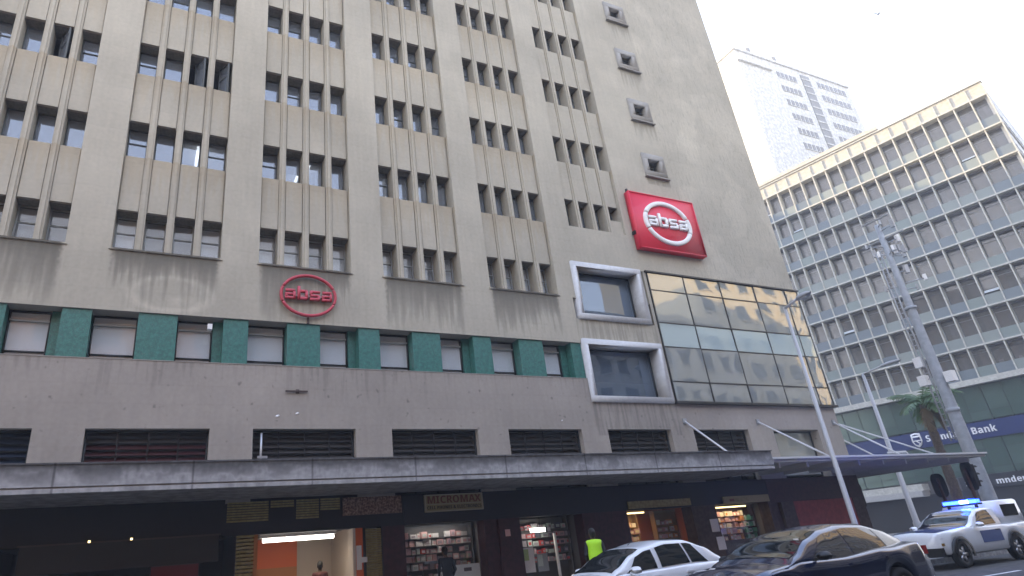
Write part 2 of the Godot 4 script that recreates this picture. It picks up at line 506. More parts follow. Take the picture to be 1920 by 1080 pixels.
func main_building() -> void:
	var t := thing("office_tower", Vector3.ZERO, "weathered beige concrete office tower with ribbed window bays above a row of shops", "building")
	var con: Material = M.concrete
	var top := 34.6
	var left := -8.4
	var right := 34.02
	# -- ribbed window bays
	for b in range(-2, 6):
		var x0 := BAY0 + PITCH * (b - 1)
		var x1 := x0 + BAYW
		var base := 10.61 if b < 5 else 13.94
		if b == -2:
			bx(t, "pilaster", left - 0.6, BAY0 + PITCH * (-2), base, top, -0.95, 0.0, con)
			continue
		if b < 5:
			bx(t, "pilaster", x1, x0 + PITCH, base, top, -0.95, 0.0, con)
		var first := 0 if b < 5 else 1
		for r in range(first, 7):
			var wt := ROW0 + STOREY * r
			var nxt := wt + STOREY - WINH
			var sp := bx(t, "spandrel", x0, x1, wt, minf(nxt, top), -0.92, -0.21, con)
			for k in 4:
				if r < 7: put(sp, "shade_plate", boxmesh(Vector3(0.598, 0.012, 0.62)), M.soffit_shade, Vector3(-BAYW / 2 + 0.3 + 0.8133 * k, -(minf(nxt, top) - wt) / 2 - 0.007, -0.0))  # added plate, soffit shade put into its colour
				put(sp, "spandrel_panel", boxmesh(Vector3(0.55, minf(nxt, top) - wt, 0.058)), con, Vector3(-BAYW / 2 + 0.3 + 0.8133 * k + (0.012 if k == 0 else (-0.012 if k == 3 else 0.0)), 0, 0.355 + 0.029))
		for k in 3:
			var mx := x0 + 0.6 + 0.8133 * k
			var rib := bx(t, "rib", mx, mx + 0.2133, base - 0.02, top, -0.92, -0.115, con)
			put(rib, "fillet", boxmesh(Vector3(0.085, top - base, 0.05)), con, Vector3(0, 0, 0.4275))
	# -- windows of the bays
	var fr := frame_mesh(0.6, WINH, 0.045, 0.06, 0.12)
	var fr2 := frame_mesh(0.6, WINH, 0.045, 0.06, 0.0)
	var pane := boxmesh(Vector3(0.52, WINH - 0.08, 0.006))
	var blind := boxmesh(Vector3(0.56, WINH - 0.05, 0.01))
	rng.seed = 7
	for b in range(-1, 6):
		for r in range(0 if b < 5 else 1, 7):
			for k in 4:
				var cx := BAY0 + PITCH * (b - 1) + 0.3 + 0.8133 * k
				var cy := ROW0 + STOREY * r - WINH / 2
				var roll := rng.randf()
				var open_it := (b == 0 and r == 2 and k == 2) or (b == 1 and r == 2 and k >= 2)
				var w := put(t, "window", fr if roll < 0.5 or r == 0 else fr2, M.steel_frame if r > 0 else M.pale_frame, Vector3(cx, cy, -0.64))
				if open_it:
					# pivoted sash, swung out about its upright axis
					w.rotation.y = deg_to_rad(-62)
					w.position += Vector3(0.02, 0, 0.2)
					put(w, "pane", pane, M.window_glass, Vector3(0, 0, -0.03))
					continue
				put(w, "pane", pane, M.window_glass if r > 0 else M.clear_glass, Vector3(0, 0, -0.03))
				var tilt := deg_to_rad(rng.randf_range(-0.7, 0.7))
				w.get_child(0).rotation = Vector3(tilt, deg_to_rad(rng.randf_range(-0.6, 0.6)), 0)
				if r == 0:
					put(w, "blind", blind, M.blind_white if rng.randf() < 0.75 else M.blind_grey, Vector3(0, 0, -0.16))
				elif rng.randf() < 0.42:
					var drop := rng.randf_range(0.3, 1.0)
					put(w, "blind", boxmesh(Vector3(0.56, snappedf(WINH * drop, 0.2), 0.01)), M.blind_grey if rng.randf() < 0.6 else M.curtain_tan, Vector3(0, (WINH - snappedf(WINH * drop, 0.2)) / 2 - 0.02, -0.18))
				if b == 5 and r == 1 and k == 3:
					bx(w, "infill_panel", -0.3, 0.3, -WINH / 2, -0.05, 0.02, 0.52, con)
	# rooms behind
	bx(t, "inner_wall", left, right - 0.4, 4.2, top, -6.3, -6.0, M.room)
	for r in range(0, 8):
		bx(t, "floor_slab", left, right - 0.4, ROW0 + STOREY * r - WINH - 1.25, ROW0 + STOREY * r - WINH - 0.95, -6.0, -0.92, M.room)
	bx(t, "floor_slab", left, right - 0.4, 5.55, 5.85, -6.0, -1.0, M.room)
	for p in [[6.35, 1], [10.1, 1], [14.0, 1]]:
		var lx: float = p[0]
		var ly := ROW0 + STOREY * 1 + 0.55
		var tubes := bx(t, "ceiling_tube", lx - 0.05, lx + 0.05, ly, ly + 0.05, -3.2, -1.7, M.tube_cool)
		bx(tubes, "ceiling_tube", 0.22, 0.32, -0.025, 0.025, -0.75, 0.75, M.tube_cool)
		var l := OmniLight3D.new()
		l.name = "tube_light"
		l.light_energy = 0.3
		l.light_size = 0.3
		l.light_color = Color(0.92, 0.96, 1.0)
		l.omni_range = 12.0
		l.shadow_enabled = true
		l.position = Vector3(lx + 0.1, ly - 0.15, -2.4)
		add_child(l, true)
	# -- plain wall between the bays and the tiled band
	bx(t, "wall", left - 0.6, 20.45, 8.72, 10.61, -1.0, 0.0, con)
	for b in range(-1, 5):
		var sx := BAY0 + PITCH * (b - 1)
		bx(t, "sill", sx - 0.05, sx + BAYW + 0.05, 10.61, 10.66, -0.78, 0.05, con)
	# -- tiled band
	bx(t, "wall", left - 0.6, 20.45, 5.41, 7.29, -1.0, 0.0, con)
	bx(t, "band_sill", left - 0.6, 20.45, 7.29, 7.315, -1.0, 0.015, M.vent_frame)
	var edges := []
	for k in range(-3, 5):
		edges.append([3.22 + PITCH * k, 3.94 + PITCH * k])
		if k < 4: edges.append([5.11 + PITCH * k, 6.14 + PITCH * k])
	edges[-1][1] = 20.45
	for k in edges.size():
		bx(t, "tiled_pier", edges[k][0], edges[k][1], 7.315, 8.72, -1.0, -0.06, M.mosaic)
		var deep: bool = edges[k][1] - edges[k][0] < 0.9
		if deep and k > 0:
			bx(t, "tiled_pier", edges[k][0] - 0.26, edges[k][0], 7.315, 8.72, -1.0, -0.42, M.mosaic)
		if k + 1 < edges.size():
			var a: float = edges[k][1]
			var c: float = edges[k + 1][0] - (0.26 if edges[k + 1][1] - edges[k + 1][0] < 0.9 else 0.0)
			var ww := c - a
			var w := put(t, "band_window", frame_mesh(snappedf(ww, 0.01), 1.40, 0.05, 0.06, -0.46), M.dark_frame, Vector3((a + c) / 2, 8.015, -0.50))
			put(w, "pane", boxmesh(Vector3(snappedf(ww, 0.01) - 0.08, 1.3, 0.006)), M.clear_glass, Vector3(0, 0, -0.03))
			put(w, "blind", boxmesh(Vector3(snappedf(ww, 0.01) - 0.04, 1.34, 0.01)), M.blind_white, Vector3(0, 0, -0.07))
			var br := put(w, "head_bar", boxmesh(Vector3(snappedf(ww, 0.01) - 0.08, 0.06, 0.05)), M.pale_frame, Vector3(0, 0.42, 0.0))
			br.rotation.z = deg_to_rad([0.0, 0.4, -0.6][k % 3])
	# -- wall with louvred openings
	for k in range(-3, 7):
		var lx0 := 4.18 + 4.192 * k
		var lx1 := lx0 + 3.03
		if k == 6:
			lx0 = 29.64
			lx1 = 32.5
		var prev := left - 0.6 if k == -3 else 4.18 + 4.192 * (k - 1) + 3.03
		bx(t, "wall", prev, lx0, 3.4, 5.41, -0.7, 0.0, con)
		if k == 6:
			bx(t, "wall", lx1, right, 3.4, 5.41, -0.7, 0.0, con)
			var w := put(t, "window", frame_mesh(2.86, 1.9, 0.06, 0.08), M.dark_frame, Vector3(31.07, 4.46, -0.4))
			put(w, "pane", boxmesh(Vector3(2.76, 1.8, 0.006)), M.solar_glass, Vector3(0, 0, -0.04))
			put(w, "inner_board", boxmesh(Vector3(2.8, 1.84, 0.02)), M.room_dark, Vector3(0, 0, -0.5))
			continue
		var lm: Material = M.louvre
		if k == -1: lm = M.louvre_navy
		var lw := put(t, "louvre_window", frame_mesh(3.03, 2.0, 0.05, 0.08), M.dark_frame, Vector3((lx0 + lx1) / 2, 4.41, -0.22))
		for s in 11:
			var slat := put(lw, "slat", boxmesh(Vector3(2.93, 0.012, 0.20)), M.louvre_red if k == 0 and s % 5 > 1 else lm, Vector3(0, 0.90 - 0.165 * s, -0.12))
			slat.rotation.x = deg_to_rad(38 + (s * 7 + k * 5) % 5)
		for s in [-0.75, 0.0, 0.75]:
			put(lw, "slat_holder", boxmesh(Vector3(0.03, 1.9, 0.03)), M.dark_frame, Vector3(s, 0, -0.03))
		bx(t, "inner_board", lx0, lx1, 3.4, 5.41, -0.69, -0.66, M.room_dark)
	# pipe and bracket left in one opening
	var pp := put(t, "drain_pipe", tubemesh(Vector3(8.62, 4.2, -0.08), Vector3(8.62, 5.3, -0.08), 0.035, 0.035), M.steel)
	put(pp, "pipe_tap", boxmesh(Vector3(0.28, 0.07, 0.06)), M.steel, Vector3(8.66, 4.62, -0.06))
	# -- right-hand part: framed openings, glazing, blank wall with vents
	bx(t, "wall", 20.45, right, 5.41, 6.42, -0.7, 0.0, con)
	bx(t, "wall", 20.45, 24.45, 8.88, 9.72, -0.7, 0.0, con)
	bx(t, "wall", 24.42, 24.60, 6.42, 12.2, -0.7, -0.01, con)
	bx(t, "wall", 20.2, 24.0, 12.2, 13.94, -0.7, -0.002, con)
	bx(t, "wall", 20.2, 20.55, 10.61, 12.2, -0.7, -0.004, con)
	for f in [[20.48, 24.42, 6.42, 8.88, "lower"], [20.6, 24.2, 9.72, 12.22, "upper"]]:
		var fx0: float = f[0]
		var fx1: float = f[1]
		var fy0: float = f[2]
		var fy1: float = f[3]
		var s := put(t, "corner_window", frame_mesh(fx1 - fx0, fy1 - fy0, 0.22, 0.78), M.surround, Vector3((fx0 + fx1) / 2, (fy0 + fy1) / 2, 0.10))
		s.set_meta("label", "%s of the two white framed square windows" % f[4])
		put(s, "pane", bulged(fx1 - fx0 - 0.44, fy1 - fy0 - 0.44, 0.005, fy0), M.corner_glass, Vector3(0, 0, -0.62))
		var lining := put(s, "inner_frame", frame_mesh(fx1 - fx0 - 0.44, fy1 - fy0 - 0.44, 0.05, 0.06), M.dark_frame, Vector3(0, 0, -0.56))
		lining.position.z = -0.58
	bx(t, "wall", 23.97, 26.12, 12.2, top, -0.7, 0.0, con)
	bx(t, "wall", 27.40, right, 12.2, top, -0.7, 0.0, con)
	var vy := 12.2
	for k in 6:
		var v0 := 17.42 + STOREY * k
		bx(t, "wall", 26.12, 27.40, vy, minf(v0, top), -0.7, 0.0, con)
		vy = v0 + 1.32
		if v0 > top - 1.4: break
		var v := put(t, "vent", frame_mesh(1.36, 1.32, 0.31, 0.5), M.vent_frame, Vector3(26.72, v0 + 0.66, 0.08))
		bx(v, "vent_back", -0.4, 0.4, -0.4, 0.4, -0.44, -0.40, M.room_dark)
		for s in 4:
			var sl := put(v, "slat", boxmesh(Vector3(0.74, 0.02, 0.14)), M.steel_frame, Vector3(0, -0.26 + 0.17 * s, -0.3))
			sl.rotation.x = deg_to_rad(35)
		bx(v, "vent_sill", -0.74, 0.74, -0.72, -0.66, -0.2, 0.07, M.vent_frame)
	if vy < top: bx(t, "wall", 26.12, 27.40, vy, top, -0.7, 0.0, con)
	# glazing
	var gx := [24.60, 26.65, 28.83, 31.06, 33.22, 34.10]
	var gy := [12.17, 11.35, 9.86, 8.80, 7.32, 6.50]
	bx(t, "glazing_ledge", 24.5, 34.2, 6.40, 6.50, -0.4, 0.16, M.dark_frame)
	bx(t, "glazing_ledge", 24.5, 34.2, 12.17, 12.24, -0.4, 0.10, M.dark_frame)
	rng.seed = 21
	for c in 5:
		for r in 5:
			var gw: float = gx[c + 1] - gx[c]
			var gh: float = gy[r] - gy[r + 1]
			var gp := put(t, "glass_pane", bulged(gw - 0.05, gh - 0.04, 0.0022, c * 1.7 + r * 2.3), M.solar_spandrel if r == 2 else M.solar_glass, Vector3((gx[c] + gx[c + 1]) / 2, (gy[r] + gy[r + 1]) / 2, 0.03))
			gp.rotation = Vector3(deg_to_rad(rng.randf_range(-0.9, 0.9)), deg_to_rad(rng.randf_range(-0.7, 0.7)), 0)
	for c in 6:
		bx(t, "glazing_bar", gx[c] - 0.025, gx[c] + 0.025, 6.5, 12.17, -0.06, 0.05, M.dark_frame)
	for r in range(1, 5):
		bx(t, "glazing_bar", 24.62, 34.08, gy[r] - 0.025, gy[r] + 0.025, -0.06, 0.046, M.dark_frame)
	bx(t, "inner_column", 24.95, 25.25, 6.5, 12.17, -0.75, -0.45, M.surround)
	bx(t, "inner_column", 29.3, 29.6, 6.5, 12.17, -1.15, -0.85, M.surround)
	for y in [6.6, 9.0]:
		bx(t, "floor_slab", 24.6, 33.9, y, y + 0.3, -6.0, -0.5, M.room)
	# -- sides, back and roof
	bx(t, "side_wall", right - 0.4, right, 0.0, top, -27.0, -0.7, con)
	bx(t, "side_wall", left - 0.6, left - 0.2, 0.0, top, -27.0, -0.7, con)
	bx(t, "rear_wall", left - 0.2, right - 0.4, 0.0, top, -27.0, -26.6, con)
	bx(t, "roof", left - 0.6, right, top, top + 0.35, -27.0, 0.0, con)
	# -- concrete canopy over the pavement
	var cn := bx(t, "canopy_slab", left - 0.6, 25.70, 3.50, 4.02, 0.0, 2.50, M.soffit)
	var cl := left - 0.6
	var w0 := 25.70 - cl
	put(cn, "canopy_fascia", boxmesh(Vector3(w0 + 0.06, 0.46, 0.15)), M.canopy, Vector3(0.03, 0.10, 1.325))
	put(cn, "canopy_coping", boxmesh(Vector3(w0 + 0.1, 0.035, 0.19)), M.canopy, Vector3(0.05, 0.347, 1.325))
	put(cn, "canopy_drip", boxmesh(Vector3(w0 + 0.06, 0.095, 0.13)), M.canopy, Vector3(0.03, -0.2125, 1.325))
	put(cn, "canopy_groove", boxmesh(Vector3(w0, 0.035, 0.08)), M.canopy_under, Vector3(0, -0.147, 1.29))
	put(cn, "canopy_end", boxmesh(Vector3(0.08, 0.5, 2.5)), M.canopy, Vector3(w0 / 2 + 0.04, 0.02, 0))
	shop_fronts(t)

func shop_fronts(t: Node3D) -> void:
	# everything from the pavement up to the underside of the canopy
	bx(t, "shop_fascia", -9.0, 7.72, 2.62, 3.5, -0.4, 0.02, M.black_fascia)
	bx(t, "shop_fascia", 12.8, 28.3, 2.58, 3.42, -0.4, 0.02, M.black_fascia)
	bx(t, "shop_fascia", 28.3, 34.0, 2.52, 3.42, -0.4, 0.03, M.maroon)
	# roller shutter box with a mural beside it, over the orange shop
	bx(t, "shutter_housing", 7.72, 12.8, 2.58, 3.5, -0.4, -0.03, M.black_fascia)
	for k in 8:
		for s in [[7.78, 8.86], [8.92, 9.55], [9.62, 10.25], [10.3, 10.86]]:
			if (s[0] == 8.92 and k < 5) or (s[0] == 10.3 and k < 3): continue
			var sl := bx(t, "shutter_slat", s[0], s[1], 2.92 + 0.066 * k, 2.964 + 0.066 * k, -0.03, 0.02, M.ochre)
			sl.rotation.x = 0.2
	bx(t, "painted_panel", 10.95, 12.74, 2.93, 3.42, -0.03, 0.03, M.mural)
	# piers between the shops
	for p in [[12.12, 12.8, "maroon"], [15.45, 16.75, "maroon"], [19.2, 21.1, "maroon"], [24.1, 25.3, "brown_pier"], [28.15, 29.6, "brown_pier"], [33.3, 34.0, "brown_pier"]]:
		bx(t, "pier", p[0], p[1], 0.15, 2.58, -0.5, 0.0, M[p[2]])
	bx(t, "pier", 15.9, 16.3, 0.15, 2.56, 0.0, 0.12, M.maroon)
	bx(t, "pier", 28.7, 29.1, 0.15, 2.5, 0.0, 0.14, M.brown_pier)
	bx(t, "red_wall", 29.6, 33.3, 0.15, 2.52, -0.5, -0.02, M.red_wall)
	bx(t, "pier", -9.0, 2.6, 0.15, 2.62, -0.5, -0.1, M.black_fascia)
	# shop rooms: back, ceiling, floor and side walls
	var rooms := [[2.6, 8.1, "room_dark"], [8.57, 11.5, "shop_beige"], [12.8, 15.45, "room_dark"], [16.75, 19.2, "room_dark"], [21.1, 24.1, "shop_orange_wall"], [25.3, 28.15, "room_dark"]]
	for r in rooms:
		var z1 := -3.4 if r[0] < 12.0 else -1.5
		bx(t, "shop_wall", r[0] - 0.1, r[1] + 0.1, 0.15, 2.75, z1 - 0.1, z1, M[r[2]])
		bx(t, "shop_wall", r[0] - 0.1, r[0], 0.15, 2.75, z1, -0.5, M[r[2]])
		bx(t, "shop_wall", r[1], r[1] + 0.1, 0.15, 2.75, z1, -0.5, M[r[2]])
		bx(t, "shop_ceiling", r[0], r[1], 2.66, 2.75, z1, -0.4, M.room if r[0] > 8.0 and r[0] < 9.0 else M.room_dark)
		bx(t, "shop_floor", r[0], r[1], 0.12, 0.16, z1, 0.0, M.room)
	# orange shop
	for k in 26:
		var sl := bx(t, "shutter_slat", 8.06, 8.50, 0.2 + 0.093 * k, 0.262 + 0.093 * k, -0.08, -0.02, M.ochre)
		sl.rotation.x = 0.25
	bx(t, "shop_jamb", 8.50, 8.60, 0.15, 2.58, -0.4, 0.0, M.orange_mid)
	bx(t, "orange_panel", 8.62, 10.35, 1.75, 2.60, -3.38, -3.30, M.orange)
	bx(t, "orange_panel", 8.62, 10.35, 1.20, 1.75, -3.38, -3.30, M.orange_mid)
	bx(t, "orange_panel", 8.62, 10.35, 0.70, 1.20, -3.38, -3.30, M.orange)
	bx(t, "shop_counter", 8.7, 10.6, 0.16, 1.14, -2.3, -1.7, M.counter)
	bx(t, "door_leaf", 11.22, 11.30, 0.15, 2.58, -0.4, 0.0, M.shop_beige)
	var dl := bx(t, "door_leaf", 11.30, 11.52, 0.15, 2.58, -0.2, -0.02, M.orange)
	bx(dl, "notice", -0.09, 0.06, 0.12, 0.75, 0.09, 0.105, M.paper)
	bx(dl, "notice", 0.02, 0.22, 0.30, 0.44, 0.107, 0.120, M.paper)
	for k in 20:
		var sl := bx(t, "shutter_slat", 11.60, 12.08, 1.30 + 0.063 * k, 1.343 + 0.063 * k, -0.10, -0.04, M.ochre)
		sl.rotation.x = 0.25
	bx(t, "painted_panel", 11.60, 12.08, 0.3, 1.28, -0.10, -0.03, M.poster_tan)
	bx(t, "shop_jamb", 11.52, 11.60, 0.15, 2.58, -0.4, 0.0, M.black_fascia)
	bx(t, "shop_jamb", 12.08, 12.12, 0.15, 2.58, -0.4, 0.0, M.black_fascia)
	var lamp := put(t, "fluorescent_lamp", tubemesh(Vector3(8.9, 2.46, -1.05), Vector3(10.95, 2.46, -1.05), 0.055, 0.055), M.fluorescent)
	put(lamp, "lamp_batten", boxmesh(Vector3(2.2, 0.09, 0.12)), M.paper, Vector3(9.92, 2.57, -1.05))
	area(Vector3(9.92, 2.38, -1.05), Vector2(2.0, 0.12), 0.6, Color(1.0, 0.95, 0.86))
	# shop panes
	for g in [[12.8, 15.45], [21.1, 24.1], [25.3, 28.15]]:
		bx(t, "shop_pane", g[0] + 0.02, g[1] - 0.02, 0.4, 2.56, -0.42, -0.41, M.shop_glass)
	bx(t, "shop_sill", 12.8, 15.45, 0.15, 0.4, -0.5, -0.3, M.maroon)
	# wall plate on the pier
	bx(t, "wall_plate", 16.10, 16.28, 2.05, 2.25, 0.125, 0.135, M.pack_3)

func area(at: Vector3, size: Vector2, energy: float, c: Color) -> void:
	var l := AreaLight3D.new()
	l.name = "shop_light"
	l.area_size = size
	l.light_energy = energy
	l.light_color = c
	l.area_range = 9.0
	l.shadow_enabled = true
	l.position = at
	l.rotation.x = -PI / 2
	add_child(l, true)

# shelves of small boxes in one shop
func stock(x0: float, x1: float, ys: Array, z: float, mats: Array, label: String, group: String, seed_: int, tall := 0.17) -> void:
	rng.seed = seed_
	for y in ys:
		var x := x0
		while x < x1 - 0.06:
			var w := snappedf(rng.randf_range(0.09, 0.26), 0.02)
			var h := snappedf(tall * rng.randf_range(0.7, 1.1), 0.02)
			if rng.randf() < 0.96:
				var m: Material = M[mats[rng.randi() % mats.size()]]
				var st_box := thing("product_box", Vector3(x + w / 2, y + 0.012, z + rng.randf_range(-0.03, 0.05)), label, "box", group)
				st_box.rotation.y = rng.randf_range(-0.25, 0.25)
				bx(st_box, "carton", -w * 0.46, w * 0.46, 0, h, -0.05, 0.05, m)
				bx(st_box, "printed_face", -w * 0.3, w * 0.3, h * 0.2, h * 0.7, 0.05, 0.053, M[mats[rng.randi() % mats.size()]])
			x += w + 0.015

func shelf_unit(called_label: String, x0: float, x1: float, ys: Array, z: float, m: Material) -> void:
	var o := thing("shelf_unit", Vector3((x0 + x1) / 2, 0.16, z), called_label, "shelves")
	var hw := (x1 - x0) / 2
	for s in [-1, 1]:
		bx(o, "upright", hw * s - 0.02, hw * s + 0.02, 0, 2.4, -0.12, 0.12, m)
	bx(o, "back_board", -hw + 0.02, hw - 0.02, 0, 2.4, -0.14, -0.12, m)
	for y in ys:
		bx(o, "shelf", -hw + 0.02, hw - 0.02, y - 0.16 - 0.012, y - 0.16 + 0.010, -0.12, 0.12, m)

func shops_stock() -> void:
	var ys := [1.02, 1.30, 1.53, 1.75, 1.97, 2.19]
	shelf_unit("shelves packed with pale boxes in the shop under the cream sign", 13.0, 15.3, ys, -0.75, M.room_dark)
	stock(13.05, 15.25, ys, -0.72, ["pack_0", "pack_1", "pack_2", "pack_3", "pack_4", "pack_3", "pack_0", "pack_6"], "small box on the shelves of the shop under the cream sign", "boxes in the shop under the cream sign", 31)
	ys = [1.2, 1.45, 1.7, 1.95, 2.2]
	shelf_unit("dim shelves at the back of the shop with the white lamp", 16.9, 19.05, ys, -0.85, M.room_dark)
	stock(16.95, 19.0, ys, -0.82, ["pack_4", "pack_1", "pack_4", "pack_2", "pack_6", "pack_5"], "small box on the dim shelves behind the white door post", "boxes in the shop with the white post", 32)
	ys = [1.35, 1.58, 1.81, 2.04]
	shelf_unit("plain shelves on the orange wall of the lit shop", 21.25, 22.4, ys, -1.2, M.shelf_wood)
	stock(21.3, 22.35, ys, -1.17, ["pack_0", "pack_7", "pack_1"], "small box on the shelves against the orange wall", "boxes on the orange wall shelves", 33)
	shelf_unit("wooden display case beside the orange wall", 23.0, 24.0, ys, -0.9, M.shelf_wood)
	stock(23.05, 23.95, ys, -0.87, ["pack_0", "pack_7", "pack_orange", "pack_1"], "small box in the wooden display case", "boxes in the wooden case", 34)
	ys = [1.30, 1.52, 1.74, 1.96, 2.16]
	shelf_unit("full shelves in the last lit shop before the red wall", 25.5, 28.0, ys, -0.8, M.maroon)
	stock(25.55, 27.4, ys, -0.77, ["pack_0", "pack_1", "pack_3", "pack_7", "pack_orange"], "small pink or white box in the last lit shop", "boxes in the last lit shop", 35, 0.19)
	stock(27.4, 27.97, ys.slice(0, 4), -0.77, ["pack_green", "pack_green", "pack_2"], "small green box in the last lit shop", "green boxes in the last lit shop", 36, 0.19)
	# lamps in the shops
	for k in 1:
		var o := thing("shop_lamp", Vector3(17.6, 2.18, -0.35), "short bright white lamp hanging in the shop with the white post", "lamp")
		put(o, "lamp_tube", boxmesh(Vector3(0.55, 0.13, 0.06)), M.fluorescent)
		put(o, "lamp_cap", boxmesh(Vector3(0.06, 0.15, 0.08)), M.black_trim, Vector3(0.31, 0, 0))
		put(o, "lamp_tube", boxmesh(Vector3(0.14, 0.11, 0.05)), M.paper, Vector3(0.41, 0, 0))
		put(o, "lamp_rod", boxmesh(Vector3(0.015, 0.5, 0.015)), M.black_trim, Vector3(0.1, 0.30, 0))
		area(Vector3(17.6, 2.08, -0.3), Vector2(0.5, 0.06), 0.06, Color(1, 0.98, 0.94))
	var lamp := thing("shop_lamp", Vector3(21.9, 2.52, -0.75), "thin tube lamp under the yellow sign of the orange walled shop", "lamp")
	put(lamp, "lamp_tube", boxmesh(Vector3(1.2, 0.05, 0.05)), M.lamp_warm)
	area(Vector3(21.9, 2.46, -0.75), Vector2(1.2, 0.05), 0.3, Color(1.0, 0.82, 0.55))
	lamp = thing("shop_lamp", Vector3(14.1, 2.63, -0.46), "added unseen tube lamp brightening the boxes under the cream sign", "lamp")  # added out of view behind the fascia to brighten the stock
	put(lamp, "lamp_tube", boxmesh(Vector3(1.6, 0.04, 0.04)), M.tube_cool)
	area(Vector3(14.1, 2.59, -0.46), Vector2(1.6, 0.04), 0.2, Color(1.0, 0.95, 0.9))
	lamp = thing("shop_lamp", Vector3(26.7, 2.50, -0.55), "thin tube lamp in the last lit shop before the red wall", "lamp")
	put(lamp, "lamp_tube", boxmesh(Vector3(1.6, 0.05, 0.05)), M.lamp_warm)
	area(Vector3(26.7, 2.44, -0.5), Vector2(1.6, 0.05), 0.32, Color(1.0, 0.86, 0.66))
	for k in 2:
		var d := thing("spot_lamp", Vector3(4.62 + 0.92 * k, 2.66, 0.09), "tiny warm lamp above the dark sign board, %s" % ["nearer the left edge", "nearer the shutter"][k], "lamp", "lamps over the dark sign board")
		put(d, "bulb", boxmesh(Vector3(0.05, 0.05, 0.05)), M.lamp_warm)
		put(d, "holder", boxmesh(Vector3(0.07, 0.03, 0.09)), M.black_trim, Vector3(0, 0.042, -0.02))
	# boards, signs and odds and ends
	var sg := thing("shop_sign", Vector3(5.4, 2.0, 0.04), "dark tan sign board over the leftmost shop", "sign")
	bx(sg, "board", -2.2, 2.2, 0.0, 0.62, 0, 0.06, M.board_tan)
	bx(sg, "trim", -2.25, 2.25, 0.62, 0.66, -0.01, 0.07, M.sign_ink)
	var rd := thing("hanging_cloth", Vector3(6.6, 1.15, 0.0), "dark red cloth hanging below the dark sign board", "cloth")
	bx(rd, "cloth", -0.55, 0.55, 0.0, 0.83, 0.0, 0.03, M.shop_red)
	bx(rd, "rail", -0.6, 0.6, 0.83, 0.86, -0.01, 0.04, M.sign_ink)
	sg = thing("shop_sign", Vector3(14.45, 2.90, 0.05), "cream sign with brown lettering above the shelves of boxes", "sign")
	bx(sg, "board", -0.95, 0.95, 0.02, 0.46, 0, 0.05, M.sign_cream)
	bx(sg, "trim", -0.99, 0.99, 0.46, 0.49, -0.01, 0.07, M.sign_cream_edge)
	bx(sg, "trim", -0.99, 0.99, -0.01, 0.02, -0.01, 0.07, M.sign_cream_edge)
	bx(sg, "trim", -0.99, -0.95, 0.02, 0.46, -0.01, 0.07, M.sign_cream_edge)
	bx(sg, "trim", 0.95, 0.99, 0.02, 0.46, -0.01, 0.07, M.sign_cream_edge)
	bx(sg, "divider", -0.95, 0.95, 0.195, 0.215, 0.05, 0.056, M.sign_cream_edge)
	lettering(sg, "lettering", "MICROMAX", 0.30, 0.01, M.sign_brown, Vector3(0, 0.335, 0.06), 0.0, 1.12)
	lettering(sg, "lettering", "CELL PHONES & ELECTRONICS", 0.13, 0.01, M.sign_ink, Vector3(0, 0.11, 0.06), 0.0, 1.0)
	sg = thing("shop_sign", Vector3(22.6, 2.62, 0.05), "dim yellow sign strip over the orange walled shop", "sign")
	bx(sg, "board", -1.45, 1.45, 0, 0.24, 0, 0.05, M.ochre)
	bx(sg, "trim", -1.47, 1.47, 0.24, 0.26, -0.01, 0.06, M.sign_ink)
	sg = thing("shop_sign", Vector3(26.9, 2.58, 0.06), "yellow sign strip over the last lit shop", "sign")
	bx(sg, "board", -1.2, 1.25, 0, 0.26, 0, 0.05, M.sign_cream)
	bx(sg, "stripe", -0.6, 0.1, 0.06, 0.19, 0.05, 0.056, M.ochre)
	bx(sg, "stripe", -0.9, -0.65, 0.08, 0.17, 0.05, 0.056, M.sign_brown)
	for k in 2:
		var n := thing("notice_board", Vector3(25.05 + 0.12 * k, 1.65 - 0.62 * k, 0.0), ["pale notice fixed high on the pier left of the last lit shop", "pale notice fixed low on the pier left of the last lit shop"][k], "notice")
		bx(n, "sheet", -0.19, 0.19, 0, 0.44, 0.005, 0.02, M.paper)
		bx(n, "backing", -0.20, 0.20, -0.01, 0.45, 0.0, 0.005, M.room)
	var po := thing("door_post", Vector3(18.02, 0.16, -0.05), "bright white upright post in the shop doorway behind the white car", "post")
	put(po, "post", tubemesh(Vector3.ZERO, Vector3(0, 1.88, 0), 0.05, 0.05), M.sign_white)
	put(po, "foot", boxmesh(Vector3(0.2, 0.02, 0.2)), M.sign_white, Vector3(0, 0.01, 0))
	for k in 2:
		var ps := thing("poster", Vector3(16.98 + 0.5 * k, 0.95, -0.12), ["green and white poster beside the maroon pier", "grey blue poster next to the white door post"][k], "poster")
		bx(ps, "sheet", -0.2, 0.2, 0, 0.72 - 0.2 * k, 0, 0.02, M.paper if k == 0 else M.blind_grey)
		bx(ps, "print", -0.18, 0.0, 0.35 - 0.2 * k, 0.68 - 0.2 * k, 0.02, 0.026, M.paper_green if k == 0 else M.pack_2)
	var pst := thing("poster", Vector3(14.9, 0.75, -0.38), "pale blue poster taped low on the window of the shop with boxes", "poster")
	bx(pst, "sheet", -0.45, 0.45, 0, 0.62, 0, 0.015, M.blind_white)
	bx(pst, "print", -0.1, 0.16, 0.42, 0.52, 0.015, 0.02, M.pack_5)
	bx(pst, "print", -0.38, -0.05, 0.1, 0.28, 0.015, 0.02, M.blind_grey)
	pst = thing("poster", Vector3(14.15, 1.15, -0.38), "small white poster taped to the window beside the dark figure", "poster")
	bx(pst, "sheet", -0.2, 0.2, 0, 0.26, 0, 0.015, M.blind_white)
	bx(pst, "print", -0.13, 0.1, 0.07, 0.15, 0.015, 0.02, M.pack_5)
